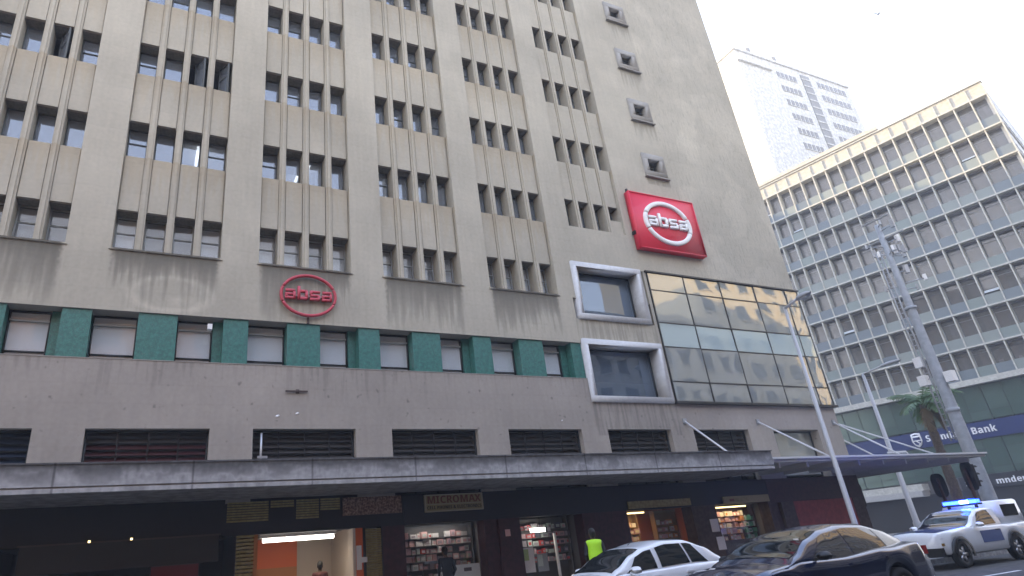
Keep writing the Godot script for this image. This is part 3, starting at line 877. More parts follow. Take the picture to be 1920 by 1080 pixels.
	var um := thing("stall_cover", Vector3(2.4, 1.80, 1.3), "pale cloth cover of a stall at the left edge", "cover")
	var st := tool()
	for k in 10:
		for i in 6:
			var f := func(a: int, c: int) -> Vector3: return Vector3(-1.2 + 0.24 * a, 0.30 * sin(PI * a / 10.0) + 0.05 * sin(a * 2.1 + c), -0.6 + 0.2 * c)
			quad(st, f.call(k, i + 1), f.call(k + 1, i + 1), f.call(k + 1, i), f.call(k, i))
	put(um, "cover", done(st, true), M.cloth_white)
	for sx in [-1.1, 1.1]:
		put(um, "leg", tubemesh(Vector3(sx, -1.65, 0), Vector3(sx, 0.05, 0), 0.02, 0.02, 8), M.steel)

# rounded block letters of the bank's name, one mesh each, drawn with straight strokes
func block_letter(ch: String, s: float, depth: float) -> ArrayMesh:
	var st := tool()
	var b := 0.25 * s
	var strokes: Array = {
		"a": [[0.06, 0.94, 0.75, 1.0], [0.75, 1.0, 0.0, 0.75], [0.0, 0.75, 0.0, 0.22], [0.0, 0.25, 0.22, 0.36], [0.0, 0.75, 0.36, 0.58]],
		"b": [[0.0, 0.26, 0.0, 1.36], [0.26, 0.94, 0.75, 1.0], [0.74, 1.0, 0.12, 0.9], [0.26, 0.94, 0.0, 0.25]],
		"s": [[0.06, 1.0, 0.77, 1.0], [0.0, 0.26, 0.55, 0.95], [0.06, 0.94, 0.39, 0.60], [0.74, 1.0, 0.06, 0.46], [0.0, 0.94, 0.0, 0.23]]}[ch]
	var z := 0.0
	for q in strokes:
		abox(st, q[0] * s, q[1] * s, q[2] * s, q[3] * s, 0.0, depth + z)
		z += 0.0022
	return done(st)

func arc_mesh(a0: float, a1: float, rx: float, ry: float, wide: float, depth: float) -> ArrayMesh:
	# part of an oval band with a rounded front
	var st := tool()
	var n := 26
	var prof := [Vector2(-0.5, 0), Vector2(-0.5, 0.7), Vector2(-0.25, 0.95), Vector2(0, 1.0), Vector2(0.25, 0.95), Vector2(0.5, 0.7), Vector2(0.5, 0)]
	var pt := func(i: int, k: int) -> Vector3:
		var a := lerpf(a0, a1, float(i) / n)
		var q: Vector2 = prof[k]
		return Vector3((rx + q.x * wide) * cos(a), (ry + q.x * wide) * sin(a), q.y * depth)
	for i in n:
		for k in 6:
			quad(st, pt.call(i, k), pt.call(i + 1, k), pt.call(i + 1, k + 1), pt.call(i, k + 1))
	for e in [0, n]:
		for k in range(1, 6):
			if e == 0: tri(st, pt.call(0, 0), pt.call(0, k), pt.call(0, k + 1))
			else: tri(st, pt.call(n, 0), pt.call(n, k + 1), pt.call(n, k))
	return done(st)

func bank_emblem(o: Node3D, rx: float, ry: float, wide: float, depth: float, m: Material, letters: float, z: float) -> void:
	var gap := 0.05
	var cut := 0.36
	for a in [[cut + gap, PI - cut - gap], [PI + cut + gap, TAU - cut - gap]]:
		put(o, "ring_segment", arc_mesh(a[0], a[1], rx, ry, wide, depth), m, Vector3(0, 0, z))
	for a in [[PI - cut, PI + cut], [-cut, cut]]:
		put(o, "ring_segment", arc_mesh(a[0], a[1], rx, ry, wide, depth), m, Vector3(0, 0, z))
	var x := -letters * 2.28
	for ch in ["a", "b", "s", "a"]:
		put(o, "letter", block_letter(ch, letters, depth), m, Vector3(x, -letters * 0.5, z))
		x += letters * 1.19

func bank_signs() -> void:
	var o := thing("bank_sign", Vector3(26.3, 14.68, 0.0), "large square red sign with white oval emblem high on the corner wall", "sign")
	var st := tool()
	var w := 1.92
	var h := 1.42
	abox(st, -w, w, -h, h, 0.06, 0.30)
	put(o, "panel", done(st), M.sign_red)
	st = tool()
	for s in [[-1, 0], [1, 0]]:
		abox(st, s[0] * w - 0.02, s[0] * w + 0.02, -h - 0.02, h + 0.02, 0.03, 0.33)
	for s in [-1, 1]:
		abox(st, -w + 0.02, w - 0.02, s * h - 0.02, s * h + 0.02, 0.03, 0.33)
	put(o, "rim", done(st), M.sign_red)
	for x in [-1.3, 1.3]:
		bx(o, "bracket", x - 0.1, x + 0.1, -0.9, 0.9, 0.0, 0.06, M.steel)
	bx(o, "lightning_rod", -w + 0.03, -w + 0.10, h, h + 0.2, 0.1, 0.2, M.black_trim)
	bank_emblem(o, 1.30, 1.02, 0.21, 0.10, M.sign_white, 0.50, 0.30)
	o = thing("bank_sign", Vector3(9.93, 9.64, 0.0), "faded red oval ring sign with red letters fixed to the concrete wall", "sign")
	bank_emblem(o, 0.87, 0.69, 0.09, 0.08, M.ring_red, 0.33, 0.08)
	for a in [0.9, 2.2, 4.0, 5.4]:
		put(o, "stand_off", tubemesh(Vector3(0.86 * cos(a), 0.68 * sin(a), 0), Vector3(0.86 * cos(a), 0.68 * sin(a), 0.12), 0.02, 0.02, 8), M.steel)
	bx(o, "letter_rail", -0.75, 0.75, -0.05, 0.02, 0.0, 0.10, M.ring_side)
	bx(o, "cable_drop", -0.03, 0.03, -0.93, -0.72, 0.0, 0.06, M.brown_pier)
	# little things fixed to the facade
	for k in 2:
		var c := thing("wall_camera", [Vector3(7.02, 8.35, -0.02), Vector3(24.35, 14.02, 0.02)][k], ["small white box lamp on the edge of a green tiled pier", "small dark camera on the wall left of the square red sign"][k], "camera")
		put(c, "body", boxmesh(Vector3(0.13, 0.16, 0.18)), M.sign_white if k == 0 else M.black_trim, Vector3(0, 0, 0.12))
		put(c, "arm", boxmesh(Vector3(0.04, 0.04, 0.14)), M.steel, Vector3(0, -0.02, 0.0))
	var br := thing("wall_bracket", Vector3(9.62, 6.52, 0.0), "short rusty bracket on the wall below the ring sign", "bracket")
	bx(br, "bar", -0.36, 0.30, -0.02, 0.02, 0.03, 0.07, M.brown_pier)
	bx(br, "plate", -0.05, 0.05, -0.06, 0.06, 0.0, 0.03, M.brown_pier)
	# scraps of paper stuck to the wall
	for k in 3:
		var o2 := thing("paper_scrap", [Vector3(9.05, 5.78, 0.0), Vector3(9.62, 5.86, 0.0), Vector3(19.0, 5.72, 0.0)][k], ["white scrap on the wall under the ring sign, left of two", "white scrap on the wall under the ring sign, right of two", "white scrap on the wall above the louvres near the framed windows"][k], "scrap", "white scraps on the wall")
		st = tool()
		var s: float = [0.13, 0.12, 0.08][k]
		prism(st, PackedVector2Array([Vector2(-s * 0.5, -s * 0.25), Vector2(s * 0.1, -s * 0.3), Vector2(s * 0.5, s * 0.05), Vector2(s * 0.2, s * 0.3), Vector2(-s * 0.35, s * 0.1)]), 0.0, 0.014)
		put(o2, "scrap", done(st), M.paper)

func steel_canopy() -> void:
	var o := thing("steel_canopy", Vector3.ZERO, "thin steel canopy with white edge hung on rods round the tower corner", "canopy")
	var y := 3.9
	bx(o, "deck", 25.78, 39.6, y - 0.16, y - 0.05, 0.05, 2.42, M.canopy_under)
	bx(o, "deck", 34.1, 39.6, y - 0.16, y - 0.05, -9.0, 0.05, M.canopy_under)
	bx(o, "edge", 25.78, 39.66, y - 0.06, y + 0.01, 2.42, 2.50, M.canopy_edge)
	bx(o, "edge", 39.6, 39.66, y - 0.06, y + 0.01, -9.0, 2.42, M.canopy_edge)
	bx(o, "edge", 25.72, 25.78, y - 0.06, y + 0.01, 0.1, 2.42, M.canopy_edge)
	for k in 9:
		var x := 26.6 + 1.5 * k
		bx(o, "beam", x - 0.05, x + 0.05, y - 0.34, y - 0.16, -0.0 if x < 34.0 else -9.0, 2.2, M.canopy_under)
	for r in [[24.77, 24.3, 2.38], [28.85, 29.2, 2.35], [33.68, 33.6, 2.35]]:
		var rod := put(o, "rod", tubemesh(Vector3(r[0], 5.72, 0.02), Vector3(r[1], y + 0.02, r[2]), 0.035, 0.035, 8), M.canopy_edge)
		bx(rod, "anchor", r[0] - 0.09, r[0] + 0.09, 5.63, 5.83, 0.0, 0.05, M.galvanised)
	for r in [[-1.0, 38.6], [-4.5, 38.6], [1.2, 38.8]]:
		put(o, "rod", tubemesh(Vector3(34.0, 5.72, minf(r[0], -0.1)), Vector3(r[1], y + 0.02, r[0]), 0.035, 0.035, 8), M.canopy_edge)
	# flood lamp lying on the deck
	var f := thing("flood_lamp", Vector3(36.2, y - 0.05, 0.9), "flat grey flood lamp lying tilted on the steel canopy", "lamp")
	var plate := bx(f, "housing", -0.7, 0.7, 0.12, 0.2, -0.35, 0.35, M.lamp_grey)
	plate.rotation = Vector3(0.1, 0.3, -0.28)
	put(f, "bracket", tubemesh(Vector3(-0.1, 0, 0), Vector3(-0.1, 0.2, 0), 0.03, 0.03, 8), M.galvanised)
	# hanging sign box under the canopy
	var hs := thing("hanging_box", Vector3(36.3, 2.2, -2.5), "dark sign box hanging below the steel canopy", "sign")
	bx(hs, "box", -1.5, 1.5, 0, 1.0, -0.1, 0.1, M.black_fascia)
	for sx in [-1.2, 1.2]:
		bx(hs, "hanger", sx - 0.03, sx + 0.03, 1.0, 1.42, -0.03, 0.03, M.steel)

# ---------------------------------------------------------------- gridded office block
func grid_block() -> void:
	# own axes: x along the street face (towards the street corner), y up, z out of the face
	var t := thing("grid_office_block", Vector3(70.4236, 0.0, -51.1687), "office block with a grid of pale fins and grey green panels behind the steel canopy", "building")
	t.basis = Basis(Vector3(0.234475, 0, 0.972122), Vector3.UP, Vector3(-0.972122, 0, 0.234475))
	var s0 := 18.5
	var s1 := 48.4
	var pitch := 1.475
	var ys := [13.43, 16.58, 20.07, 23.57, 27.07, 30.61, 34.08, 37.65, 41.30]
	var cols := 20
	var curtains := ["curtain_brown", "curtain_tan", "curtain_rose", "curtain_dark", "blind_grey", "curtain_brown", "curtain_tan", "blind_grey"]
	rng.seed = 44
	var panes := boxmesh(Vector3(1.28, 2.36, 0.012))
	var pan := boxmesh(Vector3(1.40, 1.02, 0.06))
	var fr := frame_mesh(1.36, 2.44, 0.05, 0.06, 0.5)
	var fr0 := frame_mesh(1.36, 2.10, 0.05, 0.06, 0.4)
	# core behind the windows
	bx(t, "core", s0, s1 - 0.3, 4.6, 42.2, -26.0, -1.6, M.room)
	for r in 8:
		var y0: float = ys[r]
		var y1: float = ys[r + 1]
		var wh := y1 - y0 - 1.06
		for c in cols:
			var x0 := s1 - pitch * (c + 1)
			var cx := x0 + pitch / 2
			if x0 < s0 - 0.1: continue
			var m: Material = M["panel_%d" % (rng.randi() % 5)]
			put(t, "panel", pan, m, Vector3(cx, y0 + 0.04 + 0.51, -0.16))
			var low := wh < 2.2
			var w := put(t, "window", fr0 if low else fr, M.pale_frame if rng.randf() < 0.6 else M.steel_frame, Vector3(cx, y0 + 1.06 + wh / 2, -0.92))
			var pn := put(w, "pane", boxmesh(Vector3(1.28, 2.02, 0.012)) if low else panes, M.grid_glass, Vector3(0, 0, -0.03))
			pn.rotation = Vector3(deg_to_rad(rng.randf_range(-0.8, 0.8)), deg_to_rad(rng.randf_range(-0.8, 0.8)), 0)
			var roll := rng.randf()
			if roll < 0.62:
				var hh := snappedf(wh * [1.0, 1.0, 0.6, 0.45][rng.randi() % 4], 0.1) - 0.06
				put(w, "curtain", boxmesh(Vector3(1.3, hh, 0.02)), M[curtains[rng.randi() % 8]], Vector3(0, (wh - hh) / 2 - 0.05, -0.3))
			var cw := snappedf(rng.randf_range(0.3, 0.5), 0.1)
			put(w, "side_shade_strip", boxmesh(Vector3(cw, 2.3 if not low else 1.9, 0.04)), M[["curtain_brown", "curtain_dark", "curtain_rose"][rng.randi() % 3]], Vector3(-0.64 + cw / 2, 0, -0.2))  # made-up dark strip for the shading at each window's left edge
			if roll > 0.66:
				# papers, boxes and machines on the sill
				for q in rng.randi_range(1, 3):
					var bw := snappedf(rng.randf_range(0.15, 0.5), 0.05)
					var bh := snappedf(rng.randf_range(0.12, 0.45), 0.05)
					put(w, "sill_clutter", boxmesh(Vector3(bw, bh, 0.15)), M[["blind_white", "blind_grey", "paper", "curtain_tan"][rng.randi() % 4]], Vector3(rng.randf_range(-0.4, 0.4), -wh / 2 + bh / 2 + 0.03, -0.2))
			if rng.randf() < 0.06:
				var sash := put(w, "open_sash", boxmesh(Vector3(1.2, 0.5, 0.03)), M.blind_white, Vector3(0, -wh / 2 + 0.45, 0.2))
				sash.rotation.x = deg_to_rad(-52)
		bx(t, "floor_slab", s0, s1, y0 - 0.25, y0 + 0.04, -1.6, -0.6, M.room)
		bx(t, "window_ledge", s0, s1, y0 + 1.0, y0 + 1.06, -1.0, -0.19, M.slab)
	# slab edges and fins standing proud of the wall
	for r in 9:
		var y: float = ys[r]
		var ht := 0.13 if r > 0 else 0.52
		var out := 0.06 if r > 0 else 0.36
		bx(t, "slab_edge", s0, s1 + 0.05, y - ht, y + 0.03, -0.95, out, M.slab)
	for c in cols + 1:
		var x := s1 - pitch * c
		if x < s0 - 0.2: continue
		bx(t, "fin", x - 0.055, x + 0.055, ys[0] + 0.03, 42.67, -0.98, 0.0, M.slab)
	# parapet and set-back roof storey
	bx(t, "parapet", s0, s1, 41.33, 42.85, -0.7, -0.12, M.parapet)
	bx(t, "coping", s0, s1 + 0.1, 42.85, 42.97, -0.8, 0.06, M.slab)
	bx(t, "roof", s0, s1, 42.2, 42.35, -26.0, -0.7, M.slab)
	bx(t, "roof_storey", s0, 38.4, 42.67, 43.3, -8.0, -0.9, M.curtain_tan)
	bx(t, "roof_storey_slab", s0, 38.62, 43.3, 43.74, -8.4, -0.2, M.parapet)
	# return face round the corner
	bx(t, "return_wall", s1 - 0.3, s1, 4.6, 42.67, -26.0, -0.6, M.side_wall)
	for r in 8:
		bx(t, "slab_edge", s1, s1 + 0.12, ys[r] - 0.13, ys[r] + 0.03, -26.0, -0.6, M.slab)
		for c in 14:
			var zc := -2.0 - 1.7 * c
			var w := put(t, "window", boxmesh(Vector3(0.06, 1.5, 1.2)), M.pale_frame, Vector3(s1 + 0.02, ys[r] + 2.1, zc))
			put(w, "pane", boxmesh(Vector3(0.02, 1.38, 1.08)), M.tower_window, Vector3(0.03, 0, 0))
	# green glass podium
	bx(t, "podium_core", s0, s1 + 4.0, 0.0, 12.9, -26.0, -0.9, M.room_dark)
	var rows := [[10.48, 12.86], [9.62, 10.42], [7.02, 7.88], [5.30, 6.96], [4.70, 5.24]]
	for r in 5:
		var a: float = rows[r][0]
		var b: float = rows[r][1]
		var c := 0
		var x := s0
		while x < s1 + 3.5:
			var gp := put(t, "glass_panel", boxmesh(Vector3(1.52, snappedf(b - a, 0.001), 0.03)), M.green_glass if (c + r) % 3 else M.green_glass_b, Vector3(x + 0.8, (a + b) / 2, -0.5))
			gp.rotation = Vector3(deg_to_rad(rng.randf_range(-0.5, 0.5)), deg_to_rad(rng.randf_range(-0.5, 0.5)), 0)
			if r == 0:
				bx(t, "mullion", x - 0.05, x + 0.03, 4.65, 12.9, -0.9, -0.50 if c % 2 else -0.44, M.green_mullion)
			x += 1.6
			c += 1
		bx(t, "transom", s0, s1 + 4.0, b - 0.0, b + 0.06, -0.9, -0.49, M.green_mullion)
	bx(t, "sign_band", s0, s1 + 4.0, 7.92, 9.48, -0.9, -0.30, M.bank_blue)
	bx(t, "shop_fascia", 33.2, s1 + 4.0, 3.45, 4.66, -0.9, -0.2, M.shop_fascia)
	bx(t, "shop_awning", s0, 30.3, 3.3, 3.85, -0.9, 1.4, M.pale_fascia)
	bx(t, "shop_awning_edge", s0, 30.4, 3.85, 4.5, -0.9, 1.1, M.slab)
	bx(t, "shop_front", s0, s1 + 4.0, 0.15, 3.45, -0.9, -0.6, M.shop_fascia)
	# lettering of the bank
	var sg := thing("bank_lettering", t.transform * Vector3(33.8, 8.72, -0.27), "white bank name and shield on the blue band of the office block", "sign")
	sg.basis = t.basis
	var st := tool()
	prism(st, PackedVector2Array([Vector2(-0.42, 0.66), Vector2(-0.46, -0.1), Vector2(-0.3, -0.5), Vector2(0, -0.72), Vector2(0.3, -0.5), Vector2(0.46, -0.1), Vector2(0.42, 0.66), Vector2(0, 0.74)]), 0, 0.04)
	var sh := put(sg, "shield", done(st), M.letter_white, Vector3(-2.75, 0, 0))
	st = tool()
	prism(st, PackedVector2Array([Vector2(-0.31, 0.30), Vector2(0.31, 0.30), Vector2(0.32, 0.02), Vector2(-0.32, 0.02)]), 0.04, 0.048)
	prism(st, PackedVector2Array([Vector2(-0.28, 0.52), Vector2(0, 0.60), Vector2(0.28, 0.52), Vector2(0.28, 0.46), Vector2(-0.28, 0.46)]), 0.04, 0.048)
	prism(st, PackedVector2Array([Vector2(-0.33, -0.10), Vector2(-0.12, -0.10), Vector2(0.1, -0.34), Vector2(-0.02, -0.50), Vector2(-0.24, -0.36)]), 0.04, 0.048)
	prism(st, PackedVector2Array([Vector2(0.02, -0.10), Vector2(0.33, -0.10), Vector2(0.26, -0.34)]), 0.04, 0.048)
	put(sh, "shield_field", done(st), M.bank_blue)
	lettering(sg, "lettering", "Standard Bank", 0.88, 0.05, M.letter_white, Vector3(0.95, 0, 0.02), 0.0, 0.94)
	sg = thing("shop_lettering", t.transform * Vector3(37.6, 3.98, -0.18), "white lower case shop name on the dark fascia at the right edge", "sign")
	sg.basis = t.basis
	lettering(sg, "lettering", "mndeni", 0.72, 0.04, M.letter_white, Vector3(-0.3, 0, 0.02))
	sg = thing("shop_lettering", t.transform * Vector3(33.9, 4.0, -0.18), "short white lettering on dark fascia beside the mast foot", "sign")
	sg.basis = t.basis
	lettering(sg, "lettering", "ZL", 0.55, 0.04, M.letter_white, Vector3(0, 0, 0.02))

func pale_tower() -> void:
	var t := thing("pale_tower", Vector3(110.0, 0, -45.0), "tall hazy white tower with a dark window strip beyond the office block", "building")
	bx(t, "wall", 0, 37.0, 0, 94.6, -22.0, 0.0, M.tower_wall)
	bx(t, "roof_rim", -0.4, 37.3, 94.6, 95.2, -22.4, 0.3, M.tower_wall)
	bx(t, "roof_rim", -0.2, 10.0, 91.6, 92.3, 0.0, 0.5, M.tower_wall)
	bx(t, "stair_strip", 19.9, 22.8, 0.5, 93.6, -0.1, 0.12, M.tower_strip)
	for k in 22:
		bx(t, "strip_floor", 19.9, 22.8, 92.3 - 1.95 * k, 92.6 - 1.95 * k, 0.12, 0.2, M.tower_wall)
	for r in 12:
		var y := 92.2 - 3.75 * r
		for k in 5:
			var w := bx(t, "window", 11.8 + 1.3 * k, 12.75 + 1.3 * k, y - 1.5, y, -0.1, 0.05, M.tower_window)
			bx(w, "sill", -0.5, 0.5, -0.85, -0.76, -0.1, 0.2, M.tower_wall)
		for k in 7:
			var w := bx(t, "window", 25.3 + 1.45 * k, 26.35 + 1.45 * k, y - 0.6, y + 0.9, -0.1, 0.05, M.tower_window)
			bx(w, "sill", -0.55, 0.55, -0.85, -0.76, -0.1, 0.2, M.tower_wall)
	for m in [[9.9, 6.4], [18.2, 7.0]]:
		var ma := put(t, "antenna", tubemesh(Vector3(m[0], 95.2, -3), Vector3(m[0] - 0.2, 95.2 + m[1], -3), 0.14, 0.08, 8), M.lamp_grey)
		for k in 3:
			bx(ma, "antenna_panel", m[0] - 0.5, m[0] + 0.5, 96.0 + 2.0 * k, 96.9 + 2.0 * k, -3.2, -2.8, M.tower_strip)

# ---------------------------------------------------------------- street furniture
func street_lamp(at: Vector3, h: float, arm: float, fat: float, label: String) -> void:
	var o := thing("street_lamp", at, label, "street lamp", "street lamps")
	put(o, "pole", lathe([Vector2(fat * 1.25, 0), Vector2(fat * 1.25, 1.1), Vector2(fat, 1.15), Vector2(fat * 0.55, h), Vector2(0, h)], 14), M.lamp_grey)
	var st := tool()
	tube(st, Vector3(0, h - 0.05, 0), Vector3(0, h + 0.12, arm * 0.55), 0.055, 0.05, 8)
	put(o, "arm", done(st), M.lamp_grey)
	# flat luminaire, rounded at its nose
	st = tool()
	var pts := [[0.0, 0.05, 0.05], [0.12, 0.12, 0.10], [0.45, 0.17, 0.12], [0.85, 0.15, 0.09], [1.02, 0.05, 0.03]]
	var z0 := arm * 0.48
	var sc := arm * 0.52
	var ring := func(k: int) -> Array:
		var q: Array = pts[k]
		var zz: float = z0 + sc * float(q[0])
		var yy := h + 0.08 + 0.06 * float(q[0])
		var hw: float = q[1]
		var hh: float = q[2]
		return [Vector3(-hw, yy, zz), Vector3(-hw * 0.8, yy - hh * 0.5, zz), Vector3(hw * 0.8, yy - hh * 0.5, zz), Vector3(hw, yy, zz), Vector3(hw * 0.6, yy + hh, zz), Vector3(-hw * 0.6, yy + hh, zz)]
	for k in 4:
		var a: Array = ring.call(k)
		var b: Array = ring.call(k + 1)
		for i in 6:
			quad(st, a[i], a[(i + 1) % 6], b[(i + 1) % 6], b[i])
	put(o, "lamp_head", done(st), M.lamp_head)
	put(o, "lamp_lens", boxmesh(Vector3(0.2, 0.03, sc * 0.45)), M.lens, Vector3(0, h + 0.035, z0 + sc * 0.55))
	bx(o, "access_door", -fat * 0.7, fat * 0.7, 0.5, 0.95, fat * 1.15, fat * 1.3, M.galvanised)

func mast() -> void:
	var o := thing("camera_mast", Vector3(44.0, 0, -0.25), "thick grey steel mast with cameras and antennas at its top", "mast")
	put(o, "lower_tube", lathe([Vector2(0.36, 0), Vector2(0.28, 6.5), Vector2(0.225, 12.2)], 14), M.mast)
	put(o, "flange", lathe([Vector2(0.0, 12.2), Vector2(0.30, 12.2), Vector2(0.30, 12.35), Vector2(0.0, 12.35)], 14), M.mast)
	put(o, "upper_tube", lathe([Vector2(0.19, 12.35), Vector2(0.14, 17.6), Vector2(0, 17.65)], 12), M.mast)
	put(o, "collar", lathe([Vector2(0.0, 6.4), Vector2(0.32, 6.4), Vector2(0.32, 6.6), Vector2(0.0, 6.6)], 14), M.mast)
	# cable ladder up the side
	var st := tool()
	abox(st, -0.03, 0.03, 5.0, 16.0, -0.66, -0.60)
	abox(st, -0.03, 0.03, 5.0, 16.0, -0.42, -0.36)
	for k in 34:
		abox(st, -0.02, 0.02, 5.1 + 0.32 * k, 5.14 + 0.32 * k, -0.60, -0.42)
	put(o, "cable_ladder", done(st), M.lamp_head)
	rng.seed = 71
	for k in 16:
		var a := rng.randf() * TAU
		var y := rng.randf_range(13.4, 18.2)
		var r := rng.randf_range(0.45, 1.25)
		var arm := put(o, "bracket_arm", tubemesh(Vector3(0, y, 0), Vector3(r * cos(a), y + 0.1, r * sin(a)), 0.03, 0.03, 6), M.galvanised)
		var s := rng.randf_range(0.14, 0.34)
		var bxn := put(arm, "antenna_box", boxmesh(Vector3(snappedf(s * 0.7, 0.05), snappedf(s * 1.7, 0.05), snappedf(s * 0.6, 0.05))), [M.sign_white, M.lamp_grey, M.lamp_head, M.galvanised][k % 4], Vector3(r * cos(a), y + 0.15, r * sin(a)))
		bxn.rotation.y = a
	for q in [[17.9, 0.8], [16.6, 1.2]]:
		bx(o, "cross_arm", -0.05, 0.05, q[0], q[0] + 0.09, -q[1], q[1], M.galvanised)
	for q in [[9.0, -0.62], [7.9, 0.55], [8.0, -0.75]]:
		bx(o, "junction_box", -0.25, 0.15, q[0], q[0] + 0.55, q[1] - 0.2, q[1] + 0.2, M.sign_white)

func palm() -> void:
	var o := thing("palm_tree", Vector3(48.0, 0, -3.75), "palm tree with drooping fronds in front of the green glass", "tree")
	var st := tool()
	var n := 14
	for k in n:
		var y0 := 7.7 * k / n
		var y1 := 7.7 * (k + 1) / n
		tube(st, Vector3(0.02 * k, y0, 0), Vector3(0.02 * (k + 1), y1, 0), 0.27 - 0.006 * k, 0.30 - 0.006 * k, 10, false)
	put(o, "trunk", done(st), M.palm_bark)
	rng.seed = 81
	var crown := Vector3(0.28, 7.8, 0)
	for k in 28:
		var dry := k >= 20
		var az := rng.randf() * TAU
		var lift := rng.randf_range(-0.15, 1.15) if not dry else rng.randf_range(-1.35, -0.5)
		var length := rng.randf_range(1.6, 2.4) if not dry else rng.randf_range(1.2, 1.9)
		var out := Vector3(cos(az), 0, sin(az))
		var side := Vector3(-sin(az), 0, cos(az))
		st = tool()
		var p := crown
		var ang := lift
		var seg := 12
		for s in seg:
			var f := float(s) / seg
			var d := out * cos(ang) + Vector3.UP * sin(ang)
			var q := p + d * (length / seg)
			tube(st, p, q, 0.028 * (1.0 - 0.8 * f), 0.028 * (1.0 - 0.8 * (f + 1.0 / seg)), 5, false)
			if s > 1:
				for e in [-1.0, 1.0]:
					for h in 2:
						var ll := length * 0.30 * sin(PI * (0.18 + 0.78 * f)) * rng.randf_range(0.8, 1.15)
						var b := p.lerp(q, 0.5 * h)
						var dir: Vector3 = (side * e * 0.85 + d * 0.6 + Vector3.UP * rng.randf_range(-0.55, 0.05)).normalized()
						var wv: Vector3 = d.cross(dir).cross(dir).normalized() * 0.026
						var mid := b + dir * ll * 0.5 + Vector3.DOWN * 0.02
						var tip := b + dir * ll + Vector3.DOWN * ll * 0.28
						quad(st, b - wv, b + wv, mid + wv, mid - wv)
						tri(st, mid - wv, mid + wv, tip)
			p = q
			ang -= (0.085 if not dry else 0.05) + rng.randf_range(0.0, 0.05)
		put(o, "frond", done(st), M.frond_dry if dry else M.frond)

func traffic_signal(at: Vector3, turn: float, hgt: float, s: float, label: String) -> void:
	var o := thing("traffic_signal", at, label, "traffic light", "traffic signals at the corner")
	o.rotation.y = turn
	put(o, "pole", lathe([Vector2(0.07, 0), Vector2(0.06, hgt + 0.3), Vector2(0, hgt + 0.32)], 10), M.rust_pole)
	var st := tool()
	var pts := PackedVector2Array()
	for k in 20:
		var a := TAU * k / 20
		pts.append(Vector2(0.34 * s * signf(cos(a)) * pow(absf(cos(a)), 0.6), 0.66 * s * signf(sin(a)) * pow(absf(sin(a)), 0.6)))
	prism(st, pts, 0.08, 0.12)
	put(o, "backing_board", done(st), M.signal_black, Vector3(0, hgt, 0))
	var head := bx(o, "signal_head", -0.17 * s, 0.17 * s, hgt - 0.5 * s, hgt + 0.5 * s, 0.12, 0.34, M.signal_black)
	for k in 3:
		var y := (0.33 - 0.33 * k) * s
		put(head, "signal_lens", tubemesh(Vector3(0, y, 0.11), Vector3(0, y, 0.125), 0.11 * s, 0.11 * s, 14), M[["signal_red", "signal_amber", "signal_green"][k]])
		st = tool()
		for i in 10:
			var a0 := PI * i / 10.0 - 0.15
			var a1 := PI * (i + 1) / 10.0 - 0.15
			var r := 0.125 * s
			var p0 := Vector3(cos(a0) * r, y + sin(a0) * r, 0)
			var p1 := Vector3(cos(a1) * r, y + sin(a1) * r, 0)
			quad(st, p0 + Vector3(0, 0, 0.3), p1 + Vector3(0, 0, 0.3), p1 + Vector3(0, 0, 0.1), p0 + Vector3(0, 0, 0.1))
		put(head, "signal_hood", done(st), M.signal_black)

# ---------------------------------------------------------------- vehicles (front towards -x, own origin at the front bumper on the ground)
func curve(pts: Array, x: float) -> float:
	for k in pts.size() - 1:
		var a: Array = pts[k]
		var b: Array = pts[k + 1]
		if x <= b[0]:
			var f := clampf((x - a[0]) / (b[0] - a[0]), 0.0, 1.0)
			f = f * f * (3.0 - 2.0 * f) * 0.5 + f * 0.5
			return lerpf(a[1], b[1], f)
	return pts[-1][1]

class Shape:
	var belt: Array
	var roof: Array
	var plan: Array
	var tumble := 0.3
	var length := 4.3
	var wheels := [0.8, 3.4]
	var wheel_r := 0.32
	var sill := 0.22
	var crown := 0.05
	var taper := 0.0

func body_mesh(s: Shape) -> ArrayMesh:
	var st := tool()
	var xs := []
	var n := 90
	for i in n + 1:
		xs.append(s.length * i / n)
	var ring := func(x: float) -> PackedVector3Array:
		var w := curve(s.plan, x)
		var bl := curve(s.belt, x)
		var lo := s.sill + 0.10 * pow(absf(2.0 * x / s.length - 1.0), 6.0)
		for wx in s.wheels:
			var d: float = absf(x - wx)
			var r := s.wheel_r + 0.06
			if d < r:
				lo = maxf(lo, s.wheel_r + sqrt(r * r - d * d) - 0.01)
		var out := PackedVector3Array()
		var half := [[0.0, lo], [0.93, lo], [0.985, minf(lo + 0.05, bl - 0.2)], [1.0, lerpf(lo, bl, 0.45)], [1.0, lerpf(lo, bl, 0.62)], [0.985, lerpf(lo, bl, 0.80)], [0.965, bl - 0.05], [0.93, bl - 0.012], [0.86, bl], [0.45, bl + s.crown * 0.6], [0.0, bl + s.crown]]
		for q in half:
			out.append(Vector3(x, q[1], q[0] * w))
		for k in range(9, -1, -1):
			out.append(Vector3(x, half[k][1], -half[k][0] * w))
		return out
	var prev: PackedVector3Array = ring.call(xs[0])
	var m := prev.size()
	for k in range(1, m - 1):
		tri(st, prev[0], prev[k], prev[k + 1])
	for i in range(1, xs.size()):
		var cur: PackedVector3Array = ring.call(xs[i])
		for k in m - 1:
			quad(st, prev[k], cur[k], cur[k + 1], prev[k + 1])
		prev = cur
	for k in range(1, m - 1):
		tri(st, prev[0], prev[k + 1], prev[k])
	st.set_smooth_group(0)
	return done(st, true)

